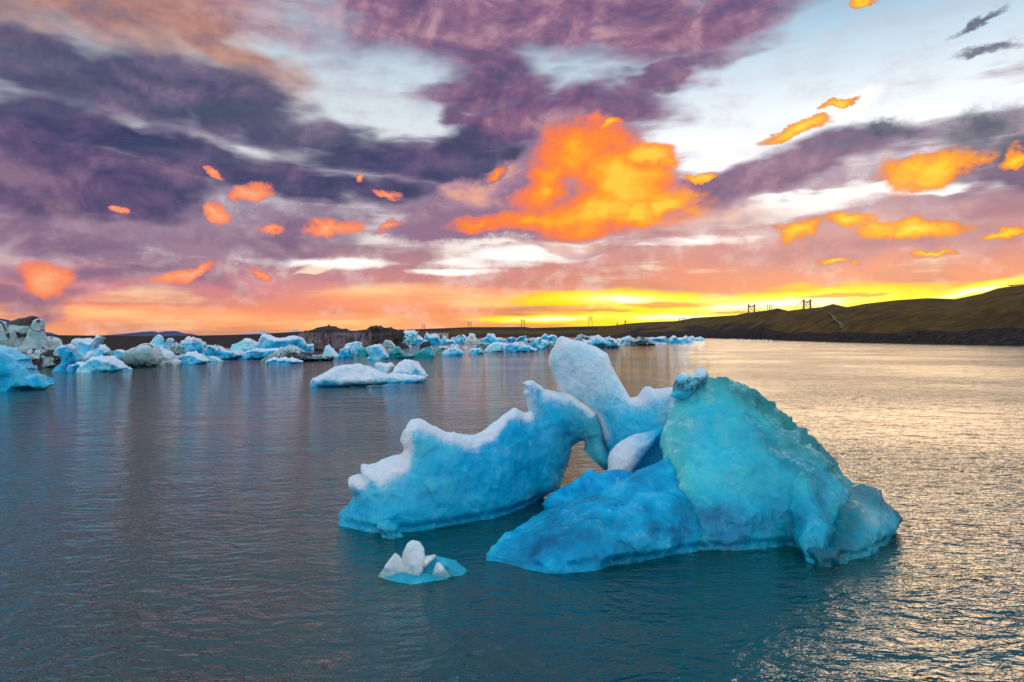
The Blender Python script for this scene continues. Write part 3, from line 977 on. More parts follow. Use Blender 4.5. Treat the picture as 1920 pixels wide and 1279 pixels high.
# small shard in front
shard = thing('ice_shard', (-2.4, 16.9, 0.0), 'small white spiky ice fragment in front of the huge arched iceberg', 'ice')
for nm, sn_, pts in (('ice_fin', .8, [(741, 1036, 'y', 16.8), (724, 1060, 'y', 16.7), (707, 1082, 'z', 0), (758, 1062, 'y', 16.75), (762, 1080, 'z', 0), (740, 1086, 'z', 0), (735, 1060, 'y', 17.0), (775, 1072, 'y', 16.8)]),
                     ('ice_fin', .8, [(763, 1019, 'y', 16.8), (772, 1015, 'y', 16.9), (785, 1017, 'y', 16.9), (793, 1029, 'y', 16.85), (795, 1042, 'y', 16.8), (757, 1050, 'y', 16.75), (758, 1082, 'z', 0), (788, 1088, 'z', 0),
                                      (775, 1060, 'y', 16.6), (780, 1030, 'y', 17.05), (800, 1072, 'z', 0), (745, 1078, 'z', 0)]),
                     ('ice_fin', .8, [(790, 1052, 'y', 16.8), (818, 1040, 'y', 16.8), (800, 1058, 'y', 16.65), (794, 1066, 'y', 16.8), (788, 1042, 'y', 16.95)]),
                     ('ice_fin', .7, [(821, 1055, 'y', 16.75), (806, 1084, 'z', 0), (846, 1081, 'z', 0), (828, 1068, 'y', 16.6), (835, 1070, 'y', 17.0)]),
                     ('ice_skirt', .1, [(811, 1040, 'y', 17.05), (828, 1044, 'y', 17.1), (856, 1053, 'y', 17.2), (878, 1070, 'z', 0), (866, 1080, 'z', 0), (800, 1082, 'z', 0), (792, 1066, 'y', 17.0), (840, 1058, 'y', 16.85), (785, 1084, 'z', 0)]),
                     ('ice_skirt', 0., [(718, 1086, 'z', 0), (745, 1076, 'z', .12), (800, 1076, 'z', .12), (840, 1086, 'z', 0), (770, 1097, 'z', 0), (770, 1066, 'z', 0)])):
    ice_part(nm, [dict(hull=pts)], 0.018, M_CLEAR,
             lambda V, N, d: dict(tone=0.30 + 0.6 * sn_ + 0 * d, snow=sn_ * sstep(V[:, 2], -0.05, 0.3), clear=np.full(len(V), 0.3)),
             lambda V, N: 0.015 + 0.03 * facets(V * 4, 96), parent=shard, zmin=-0.2, crust=0.0, rel=0, outline=[chunk])

# ------------------------------------------------------------------ lagoon
def grid_mesh(xs, ys):
    nx, ny = len(xs), len(ys)
    V = np.array([(x, y, 0.0) for y in ys for x in xs])
    i = np.arange(nx - 1)[None, :] + nx * np.arange(ny - 1)[:, None]
    return V, np.stack([i, i + 1, i + nx + 1, i + nx], -1).reshape(-1, 4)


V, Q = grid_mesh(np.array([-6000, -1500, -300, 0, 300, 1500, 6000.0]), np.array([-1500, -200, 0, 200, 1500, 6000.0]))
structure(mesh_obj('lagoon_water', V, Q, M_WATER, smooth=False))

# ------------------------------------------------------------------ land round the lagoon
SHORE = [(-4000, 800), (-700, 690), (-200, 672), (0, 668), (250, 664), (400, 660), (480, 653), (560, 650), (700, 643), (800, 637), (900, 634), (1050, 632.5), (1140, 633.5), (1330, 634.5), (1400, 636.5), (1500, 640),
         (1600, 643), (1700, 645), (1900, 648.5), (2100, 653), (2500, 664), (2900, 680), (6000, 800)]
CREST = [(-4000, 625), (-700, 622), (-200, 628), (0, 629), (110, 628.5), (300, 630.5), (430, 628), (480, 626.5), (560, 622), (640, 620), (700, 620), (760, 618), (830, 615.5), (880, 613.5), (985, 613), (996, 615), (1080, 612.5),
         (1140, 611), (1155, 610), (1175, 607), (1215, 604), (1262, 602.5), (1275, 601), (1300, 596), (1335, 594), (1380, 591), (1400, 586.5), (1440, 582), (1458, 578), (1478, 583), (1500, 580),
         (1540, 576), (1562, 570), (1575, 573), (1588, 576), (1620, 570), (1680, 563), (1740, 559), (1790, 561), (1840, 551), (1870, 541), (1895, 537), (1920, 535), (2100, 522), (2500, 545), (2900, 540), (6000, 430)]
RANGE = [(-700, 2.4), (480, 2.3), (760, 1.9), (1050, 1.5), (1140, 1.35), (1200, 1.3), (2900, 1.32)]          # crest distance / shore distance
BANK = [(-700, 0.6), (700, 0.8), (900, 1.6), (1130, 2.2), (1200, 4.5), (1330, 6.0), (1420, 6.5), (1500, 4.0), (1700, 5.0), (2900, 5.0)]     # bank height in metres
LPX = np.concatenate([np.arange(-4000, -700, 100), np.arange(-700, -20, 20), np.arange(-20, 1940, 2.5), np.arange(1940, 2900, 20), np.arange(2900, 6000, 100)])
I_ = lambda tab, x: np.interp(x, [q[0] for q in tab], [q[1] for q in tab])
PROF = np.concatenate([np.linspace(0, 0.12, 8), np.linspace(0.16, 1.0, 30), np.array([1.08, 1.25, 1.6, 2.5])])
rows = []
for px in LPX:
    p0 = on_water(px, I_(SHORE, px))
    d = ray(px, 626)[:2]
    d = d / np.linalg.norm(d)
    r0 = np.linalg.norm(p0[:2])
    r1 = r0 * I_(RANGE, px)
    pc = ray(px, I_(CREST, px))
    zc = CAM[2] + pc[2] / np.linalg.norm(pc[:2]) * r1
    zb = min(I_(BANK, px), 0.72 * zc)
    row = []
    for t in PROF:
        if t <= 0.12:
            z = -0.4 + (zb + 0.4) * sstep(np.array(t), -0.02, 0.13)
        elif t <= 1:
            q = (t - 0.12) / 0.88
            z = zb + (zc - zb) * (q ** 0.85)
        else:
            z = zc * max(0.25, 1 - 0.5 * (t - 1))
        r = r0 + (r1 - r0) * t if t <= 1 else r1 + (t - 1) * 900
        row.append((d[0] * r, d[1] * r, z))
    rows.append(row)
L = np.array(rows)
n_p = len(PROF)
V = L.reshape(-1, 3)
tt = np.tile(PROF, len(LPX))
amp = 2.6 * sstep(tt, 0.10, 0.4) * sstep(tt, 1.0, 0.75) * np.clip(V[:, 2] / 16, 0, 1)
V[:, 2] += amp * fbm(V * np.array([0.020, 0.012, 0]), 4, 5) + 0.5 * np.clip(V[:, 2] / 5, 0, 1) * sstep(tt, 1.01, 0.9) * fbm(V * np.array([0.09, 0.09, 0.0]), 3, 6)
V[:, :2] += (sstep(tt, 0.0, 0.05) * sstep(tt, 0.3, 0.12) * 2.0 * fbm(V * 0.06, 3, 8))[:, None] * np.array([1.0, 0.6])
i = (np.arange(len(LPX) - 1)[:, None] * n_p + np.arange(n_p - 1)[None, :])
Q = np.stack([i, i + n_p, i + n_p + 1, i + 1], -1).reshape(-1, 4)
LAND = V.reshape(len(LPX), n_p, 3)

M_LAND, k, b, o = material("moraine_ground")
pos = k.n('ShaderNodeNewGeometry').outputs['Position']
n1 = k.noise(pos, 0.03, 6, 0.65)
n2 = k.noise(pos, 0.35, 5, 0.7)
n3 = k.noise(pos, 0.11, 4, 0.6)
gr = k.mix(k.step(n3, 0.35, 0.65), lin('#4d391c'), lin('#644a22'))
gr = k.mix(k.step(n1, 0.5, 0.66, 0, 0.75), gr, lin('#3e2c1e'))
gv = k.mix(k.step(n2, 0.35, 0.7), lin('#221a19'), lin('#443836'))
gfac = k.n('ShaderNodeAttribute', attribute_name='grass').outputs['Fac']
k.put(b.inputs['Base Color'], k.mix(k.step(k.m('ADD', gfac, k.m('MULTIPLY', k.m('SUBTRACT', n2, .5), .5)), 0.35, 0.65), gv, gr))
b.inputs['Roughness'].default_value = 0.95
b.inputs['Specular IOR Level'].default_value = 0.1
k.put(b.inputs['Normal'], bump(k, k.m('ADD', k.m('MULTIPLY', n2, 1.2), k.m('MULTIPLY', n3, 1.5)), 0.9, 1.0))
px_of = np.repeat(LPX, n_p)
gn = fbm(V * 0.03, 3, 9)
grass = sstep(tt + 0.06 * gn, 0.13, 0.20) * np.where(px_of > 1120, 1.0, sstep(tt, 0.2, 0.3) * sstep(tt, 0.62, 0.5) * 0.9 * sstep(px_of, 690, 800) + 0.25 * sstep(px_of, 500, 300) * sstep(tt, 0.1, 0.2))
steep = sstep(px_of, 1120, 1200) * sstep(px_of, 1490, 1420) * sstep(tt, 0.62, 0.40)
grass = grass * (1 - 0.75 * steep * sstep(gn, -0.5, 0.2))
structure(mesh_obj('moraine_hills', V, Q, M_LAND, attrs=dict(grass=grass)))


def land_at(px, py):
    """point of the land surface seen at a photo pixel"""
    c = int(np.argmin(np.abs(LPX - px)))
    best, bd = None, 1e9
    for j in range(n_p - 4):
        for t in np.linspace(0, 1, 5):
            p = LAND[c, j] * (1 - t) + LAND[c, j + 1] * t
            q = p - CAM
            sy = 639.5 - FPX * (q @ _u) / (q @ _f)
            if abs(sy - py) < bd:
                best, bd = p, abs(sy - py)
    return best


def simple_mat(name, col, rough=0.8, var=0.25, scale=3.0, metal=0.0):
    m, k, b, o = material(name)
    p_ = k.n('ShaderNodeTexCoord').outputs['Object']
    n_ = k.noise(p_, scale, 4, 0.6)
    c0 = lin(col)
    k.put(b.inputs['Base Color'], k.mix(k.step(n_, 0.3, 0.7), tuple(q * (1 - var) for q in c0[:3]) + (1,), tuple(min(1, q * (1 + var)) for q in c0[:3]) + (1,)))
    b.inputs['Roughness'].default_value = rough
    b.inputs['Metallic'].default_value = metal
    return m


# worn track on the hillside
M_TRACK = simple_mat("worn_track", '#5a4830', 0.95, 0.3, 0.5)
tp = [land_at(px, py) for px, py in ((1556, 588), (1562, 594), (1566, 600), (1574, 606), (1580, 612), (1577, 617))]
Vp, Fp = [], []
for j, p in enumerate(tp):
    wv = 0.7 + 0.25 * j
    Vp += [(p[0] - wv, p[1], p[2] + 0.5), (p[0] + wv, p[1], p[2] + 0.5)]
    if j:
        Fp.append((2 * j - 2, 2 * j - 1, 2 * j + 1, 2 * j))
structure(mesh_obj('path', np.array(Vp), Fp, M_TRACK))

# far mountains
M_MTN = simple_mat("far_haze_rock", '#26386e', 1.0, 0.2, 0.0006)  # blue of the air over distance put into the rock colour
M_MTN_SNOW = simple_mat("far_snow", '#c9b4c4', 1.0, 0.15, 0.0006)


def mountain(pts, dist, mat):
    Vm, Fm = [], []
    pts = [(px, py) for px, py in pts]
    xs_ = np.linspace(pts[0][0], pts[-1][0], 70)
    ys_ = np.interp(xs_, [q[0] for q in pts], [q[1] for q in pts])
    for a, (px, py) in enumerate(zip(xs_, ys_)):
        py += 0.35 * math.sin(px * 1.7) * math.sin(px * 0.61)
        top = at_y(px, py, dist)
        Vm += [(top[0], dist * 0.90, -5), (top[0], dist, max(top[2], 1)), (top[0] * 1.1, dist * 1.1, -5)]
        if a:
            q = 3 * a
            Fm += [(q - 3, q, q + 1, q - 2), (q - 2, q + 1, q + 2, q - 1)]
    return structure(mesh_obj('mountain', np.array(Vm), Fm, mat))


mountain([(228, 631), (245, 625), (270, 622), (288, 621), (300, 624), (312, 621), (330, 620.5), (345, 625), (360, 626), (378, 631)], 15000, M_MTN)
mountain([(-60, 600), (0, 597), (12, 599), (40, 606), (60, 614), (80, 622), (95, 624), (108, 628), (125, 632)], 13000, M_MTN)
mountain([(380, 631), (440, 627), (470, 625), (486, 622), (495, 620), (505, 624), (530, 624), (556, 618), (566, 621), (600, 628)], 22000, M_MTN_SNOW)

# ------------------------------------------------------------------ icebergs across the lagoon
M_BERG = ice_material("drift_ice", deep='#0068a0', mid='#00b0e0', pale='#9ce4f2', sss=0.35, scale=1.2, bs=0.9, size=4.0)
M_GREY = ice_material("grey_ice", deep='#4a7c88', mid='#86a8ac', pale='#d0dcdc', sss=0.25, scale=0.8, bs=1.0, size=4.0)
M_TEAL = ice_material("teal_ice", deep='#00606c', mid='#00909c', pale='#4cc8cc', sss=0.3, scale=1.0, bs=0.8, size=4.0)

M_ASH, k, b, o = material("ash_ice")
pos = k.n('ShaderNodeTexCoord').outputs['Object']
nw = k.noise(pos, 0.25, 4, 0.6)
mp = k.n('ShaderNodeMapping')
k.put(mp.inputs[0], k.v('ADD', pos, k.v('SCALE', k.noise(pos, 0.12, 3, 0.5, out=1), scale=5.0)))
mp.inputs['Rotation'].default_value = (0, R(8), 0)
mp.inputs['Scale'].default_value = (1.6, 0.25, 0.10)
st = k.noise(mp.outputs[0], 0.8, 5, 0.65)
sf = k.n('ShaderNodeAttribute', attribute_name='stripe').outputs['Fac']
ash = k.mix(nw, lin('#1d1716'), lin('#3a302c'))
k.put(b.inputs['Base Color'], k.mix(k.m('MULTIPLY', sf, k.step(st, 0.40, 0.56)), ash, lin('#74666f')))
b.inputs['Roughness'].default_value = 0.85
k.put(b.inputs['Normal'], bump(k, k.m('ADD', st, k.m('MULTIPLY', nw, 0.8)), 0.9, 0.5))

STYLES = {   # material, tone, snow on edges and tops, dirt
    'cyan': (M_BERG, 0.46, 0.9, 0.05), 'blue': (M_BERG, 0.30, 0.8, 0.05), 'pale': (M_BERG, 0.80, 1.0, 0.06), 'snowy': (M_BERG, 0.60, 1.0, 0.0), 'glow': (M_BERG, 0.42, 0.25, 0.0), 'white': (M_GREY, 0.9, 1.2, 0.10),
    'grey': (M_GREY, 0.40, 0.5, 0.42), 'dirty': (M_GREY, 0.4, 0.35, 0.85), 'teal': (M_TEAL, 0.45, 0.25, 0.0), 'black': (M_ASH, 0, 0, 0), 'ash': (M_ASH, 0, 0, 0),
    'marble': (M_GREY, 0.30, 0.15, 0.5), 'mixed': (M_BERG, 0.55, 0.7, 0.45),
}
seed = [100]


def berg_mesh(name, pts, by, style, parent=None, fat=0.30, lean=0.22, rough=1.0, yoff=0.0, edge=0.5, center=None):
    seed[0] += 10
    sd = seed[0]
    xs_ = [p[0] for p in pts]
    cx = 0.5 * (min(xs_) + max(xs_))
    y0 = on_water(cx, by)[1]
    wid = (max(xs_) - min(xs_)) / FPX * y0
    hei = max(0.3, (by - min(p[1] for p in pts)) / FPX * y0)
    T = min(fat * wid, 1.1 * hei + 0.1 * wid)
    slb = dict(pix=pts, knots=[(-1e4, y0 + T * 0.9 + yoff), (1e4, y0 + T * 0.9 + yoff)], az=lean, T=T, R=max(0.45 * hei, 0.12 * wid) * edge, base=0.12, bh=hei, pow=0.5 if edge > 0.8 else 0.38)
    h = max(wid, 1.4 * hei) / 62
    rr = random.Random(sd)
    dirs = []
    if rough > 0.3:
        for _ in range(6):
            a_ = rr.uniform(-1.1, 1.1)
            dirs.append((math.sin(a_), -math.cos(a_), rr.uniform(-0.1, 0.9), rr.uniform(0.10, 0.30) * min(hei, 1.2 * T)))
    V, Q = grow([slb], h, pad=3 * h, zmin=-0.12 * hei - h, cut=planar(dirs))
    N = N0 = normals(V, Q)
    s = 1.0 / max(hei, 0.25 * wid)
    V = V + N * (rough * (0.05 * fbm(V * 1.7 * s, 3, sd) + 0.17 * facets(V * 2.0 * s, sd + 1) + 0.10 * facets(V * 5.0 * s, sd + 2)) / s)[:, None]
    N = normals(V, Q)
    mat, tone, snow, dirt = STYLES[style]
    z = V[:, 2] / hei
    n = fbm(V * 2.0 * s, 3, sd + 3)
    d = poly_sd(V[:, 0], V[:, 2], slab_poly(slb)) / hei
    at = dict(tone=tone + rr.uniform(-0.12, 0.2) + 0.45 * n + 0.12 * (z - 0.5), clear=0 * z,
              snow=np.clip(snow * (0.75 * sstep(N0[:, 2], 0.42, 0.9) + 0.6 * sstep(d + 0.15 * n, 0.13, 0.01) * sstep(z, 0.1, 0.35)) + ((0.5 + 0.3 * n) * sstep(z + 0.2 * n, 0.05, 0.5) if style == 'snowy' else 0.22 * sstep(n, 0.0, 0.5) * snow), 0, 1),
              dirt=np.clip(dirt * (0.45 + 1.5 * fbm(V * np.array([1.2, 1.2, 3.0]) * s, 3, sd + 4)) + min(1.0, 1.6 * dirt) * sstep(np.abs(fbm(V * 1.6 * s, 3, sd + 6)), 0.05, 0.01)
                           + (sstep(z, 0.84, 0.93) if style == 'marble' else 0), 0, 1),
              stripe=sstep(z, 0.82, 0.7) if style == 'ash' else 0.15 + 0 * z)
    return mesh_obj(name, V, Q, mat, parent, at, center=center if parent is None else None)


def iceberg(label, pts, by, style, group=None, cat='iceberg', name='iceberg', **kw):
    cx = 0.5 * (min(p[0] for p in pts) + max(p[0] for p in pts))
    c = on_water(cx, by)
    return tag(berg_mesh(name, pts, by, style, center=c, **kw), label, cat, group)


def multi_berg(label, base_px, pieces, group=None):
    c = on_water(*base_px)
    t = thing('iceberg', c, label, 'iceberg', group)
    for (nm, pts, by, style, kw) in pieces:
        berg_mesh(nm, pts, by, style, parent=t, **kw)
    return t


GL, GM, GF = 'icebergs crowded along the left shore', 'icebergs drifting in the middle of the lagoon', 'small far icebergs below the shore'
iceberg('bright turquoise iceberg with a white edge, cut by the left border', [(-70, 738), (-70, 640), (-20, 645), (0, 649), (12, 653), (26, 659), (36, 660), (48, 668), (57, 673), (51, 676), (58, 686), (67, 688), (61, 692),
        (66, 702), (73, 701), (82, 711), (97, 721), (85, 727), (40, 732)], 733, 'glow', GL, rough=0.55, fat=0.2)
multi_berg('tall grey marbled iceberg with a dark cracked face behind the turquoise one', (40, 690),
           [('ice_face', [(-40, 690), (-40, 604), (-8, 602), (5, 605), (12, 630), (24, 665), (26, 690)], 690, 'grey', dict(rough=.35, edge=.35, yoff=1.5)),
            ('ice_face', [(4, 690), (9, 640), (6, 606), (15, 602), (28, 600), (40, 599), (58, 601), (67, 603), (63, 622), (54, 642), (42, 664), (40, 690)], 688, 'marble', dict(rough=.4, fat=.22, edge=.3)),
            ('ice_face', [(36, 690), (44, 658), (54, 636), (62, 612), (66, 601), (74, 600), (76, 615), (82, 632), (88, 645), (94, 657), (102, 670), (101, 690)], 689, 'grey', dict(rough=.35, edge=.35, yoff=0.8))])
iceberg('pale green flat-topped ice block tucked behind the grey marbled iceberg', [(80, 680), (84, 634), (95, 633), (103, 632), (108, 637), (114, 649), (115, 680)], 684, 'grey', GL, rough=.5, yoff=4)
iceberg('low ash-grey ice tongue left of the turquoise castle iceberg', [(46, 691), (50, 668), (60, 663), (80, 660), (100, 655), (113, 650), (120, 670), (110, 686), (100, 690)], 690, 'dirty', GL)
multi_berg('ragged turquoise castle of ice with a horn pointing up right', (155, 697),
           [('ice_tower', [(104, 695), (112, 680), (115, 660), (114, 651), (120, 647), (125, 643), (130, 641), (134, 646), (140, 652), (142, 680), (130, 696)], 696, 'blue', dict(rough=.8)),
            ('ice_tower', [(128, 696), (138, 652), (146, 646), (151, 642), (158, 643), (161, 640), (170, 641), (178, 640), (184, 634), (188, 627), (193, 630), (196, 634), (190, 640), (187, 647), (184, 656), (180, 690)], 693, 'cyan', dict(rough=.8, yoff=1.5)),
            ('ice_tower', [(150, 696), (168, 672), (184, 650), (196, 648), (204, 653), (208, 660), (211, 680), (205, 694)], 694, 'blue', dict(rough=.9)),
            ('ice_ledge', [(128, 698), (136, 684), (150, 680), (166, 682), (170, 694), (150, 699)], 698, 'blue', dict(rough=1.0))])
iceberg('smooth low blue iceberg between the turquoise castle and the grey boulder', [(200, 690), (206, 664), (212, 657), (225, 656), (236, 660), (242, 690)], 689, 'blue', GL, rough=.5)
iceberg('white wedge of ice with a thin black crack at the foot of the turquoise castle', [(150, 698), (160, 688), (170, 677), (180, 670), (190, 668), (204, 672), (222, 680), (232, 686), (235, 692), (215, 695), (190, 698)], 698, 'pale', GL, rough=.8)
iceberg('tiny flat floe beside the cracked white wedge', [(230, 693), (234, 688), (240, 688), (246, 692)], 693, 'pale', GL, cat='ice floe', name='ice_floe')
iceberg('smooth grey-white boulder of ice with faint dark bands', [(233, 684), (232, 670), (236, 662), (246, 655), (258, 650), (272, 645), (282, 643), (291, 649), (297, 658), (300, 672), (296, 684), (286, 688), (250, 690), (240, 688)], 689, 'grey', GL, rough=.25, fat=.4, edge=1.0)
iceberg('crumbled snow-white heap of ice right of the grey-white boulder', [(288, 688), (294, 665), (300, 652), (306, 656), (318, 665), (326, 673), (334, 681), (331, 685), (315, 686)], 686, 'white', GL, rough=1.6)
iceberg('two-horned pale turquoise iceberg behind the crumbled white heap', [(282, 685), (281, 645), (288, 636), (294, 630), (299, 627), (305, 630), (308, 637), (309, 643), (313, 634), (317, 632), (322, 634), (325, 640), (320, 645), (319, 650), (321, 656),
        (319, 664), (312, 685)], 685, 'mixed', GL, rough=.6, yoff=3)
iceberg('dirty black-stained block between the horned iceberg and the turquoise cube', [(316, 684), (321, 652), (326, 646), (331, 643), (341, 649), (347, 658), (350, 684)], 681, 'dirty', GL, yoff=3)
iceberg('cube-like turquoise iceberg with a crumbling white right edge', [(340, 678), (342, 652), (341, 639), (348, 641), (353, 637), (365, 639), (376, 637), (381, 641), (385, 648), (385, 665), (383, 678)], 679, 'cyan', GL, rough=.9)
iceberg('low bright turquoise floe in front of the cube-like iceberg', [(324, 684), (335, 676), (345, 667), (352, 662), (365, 662), (376, 668), (382, 672), (389, 677), (384, 681), (360, 684)], 683, 'cyan', GL, rough=.8)
iceberg('long pale shelf of ice with dark spots near the left shore', [(380, 676), (385, 655), (392, 648), (404, 648), (415, 653), (430, 657), (448, 660), (456, 667), (440, 672), (415, 676)], 675, 'mixed', GL, rough=.7)
iceberg('small pale blue floe below the long spotted shelf', [(383, 677), (386, 669), (396, 668), (408, 671), (415, 677)], 677, 'pale', GL, cat='ice floe', name='ice_floe')
iceberg('pale blue domed iceberg left of the big tabular one', [(418, 668), (430, 652), (441, 643), (452, 640), (460, 637), (467, 636), (474, 640), (481, 648), (486, 668)], 667, 'pale', GM, rough=.8)
multi_berg('big tabular turquoise iceberg with a pointed left corner', (525, 668),
           [('ice_wall', [(466, 668), (480, 651), (488, 637), (494, 626), (502, 628), (512, 632), (522, 635), (530, 634), (545, 632), (558, 631), (567, 635), (575, 645), (579, 651), (576, 668)], 668, 'cyan', dict(rough=.45, fat=.16)),
            ('ice_ledge', [(556, 668), (566, 652), (576, 647), (585, 648), (587, 656), (585, 664), (578, 668)], 667, 'mixed', dict(rough=1.2))])
iceberg('low blue iceberg lying in front of the big tabular one', [(450, 673), (458, 664), (470, 658), (485, 654), (500, 655), (525, 656), (532, 664), (500, 673), (475, 675)], 674, 'blue', GM, rough=.6)
iceberg('grey-brown ash-streaked hump in front of the big tabular iceberg', [(493, 679), (508, 668), (525, 658), (535, 651), (543, 649), (552, 652), (565, 660), (580, 665), (600, 668), (622, 670), (628, 673), (590, 675), (570, 678), (540, 680)], 678, 'dirty', GM, rough=.7)
iceberg('thin turquoise sliver of ice below the ash-streaked hump', [(500, 682), (508, 674), (520, 672), (540, 672), (555, 675), (566, 679), (550, 682)], 682, 'cyan', GM, cat='ice floe', name='ice_floe')
iceberg('small smooth pale blue tooth of ice beside the striped ash cliff', [(604, 673), (609, 657), (611, 650), (617, 646), (622, 652), (628, 662), (635, 669), (630, 674)], 673, 'pale', GM, rough=.4)
iceberg('crumpled dirty-white lump in front of the striped ash cliff', [(632, 671), (638, 657), (648, 651), (655, 652), (662, 658), (665, 666), (662, 671)], 671, 'mixed', GM, rough=1.4)
iceberg('tilted pale slab with a dark stripe behind the dirty-white lump', [(644, 666), (647, 649), (652, 644), (665, 641), (678, 641), (680, 650), (674, 658), (674, 667)], 667, 'mixed', GM, rough=.5, yoff=3)
iceberg('dark teal wedge of ice left of the white tooth', [(664, 668), (672, 655), (682, 652), (691, 650), (695, 664), (690, 668)], 667, 'teal', GM, rough=.6)
iceberg('white tooth-shaped iceberg with a turquoise foot', [(684, 674), (692, 668), (691, 660), (688, 652), (697, 649), (702, 646), (714, 646), (718, 653), (724, 662), (729, 671), (722, 674)], 674, 'pale', GM, rough=.5)
iceberg('jagged teal iceberg right of the white tooth', [(720, 673), (730, 660), (738, 656), (748, 650), (753, 658), (762, 665), (776, 667), (770, 671), (750, 673)], 672, 'teal', GM, rough=.8)
iceberg('rounded grey-white boulder of ice below the black iceberg', [(714, 660), (719, 643), (724, 638), (733, 640), (742, 650), (744, 660)], 660, 'grey', GM, rough=.6)
iceberg('teal sail-shaped iceberg with a steep right side', [(764, 671), (775, 664), (790, 656), (800, 652), (808, 647), (813, 655), (816, 664), (815, 671)], 671, 'teal', GM, rough=.5)
iceberg('round black ash-covered lump behind the teal sail', [(787, 656), (789, 646), (795, 641), (803, 642), (808, 648), (806, 656)], 656, 'black', GM, fat=.45)
multi_berg('low white double-humped iceberg drifting alone behind the arched one', (690, 722),
           [('ice_hump', [(585, 711), (596, 704), (612, 695), (630, 688), (650, 684), (672, 682), (690, 684), (703, 690), (712, 697), (722, 700), (740, 703), (756, 709), (767, 714), (748, 718), (700, 722), (640, 727), (605, 728)], 726, 'snowy', dict(rough=.35, fat=.14, edge=1.0)),
            ('ice_hump', [(728, 712), (738, 695), (750, 679), (760, 673), (775, 676), (788, 685), (797, 697), (805, 708), (780, 712), (750, 715)], 713, 'snowy', dict(rough=.5, fat=.25)),
            ('ice_shelf', [(690, 722), (705, 709), (722, 703), (745, 702), (772, 703), (792, 706), (802, 711), (765, 718)], 718, 'snowy', dict(rough=.8, fat=.2)),
            ('ice_knob', [(704, 700), (703, 686), (704, 681), (712, 679), (724, 682), (733, 680), (739, 686), (734, 694), (730, 702)], 708, 'snowy', dict(rough=.2, fat=.3, yoff=0.5))])
iceberg('dark ash cliff of ice with grey stripes below the rounded hill', [(552, 656), (558, 628), (585, 618), (600, 615), (617, 613.5), (640, 617), (655, 621), (672, 622), (692, 621), (694, 652), (660, 657), (600, 659), (575, 657)], 657, 'ash', None, rough=.5, fat=.22)
iceberg('big black ash-covered iceberg with a blunt top', [(684, 652), (689, 632), (694, 620), (697, 615), (712, 613), (722, 612.5), (735, 614), (740, 617), (744, 621), (751, 623), (753, 632), (752, 642), (760, 650), (740, 653)], 652, 'black', None, rough=.9, fat=.35)
iceberg('low black rubble of ice at the right foot of the black iceberg', [(742, 654), (750, 645), (758, 645), (764, 650), (768, 654)], 653, 'black', GM)

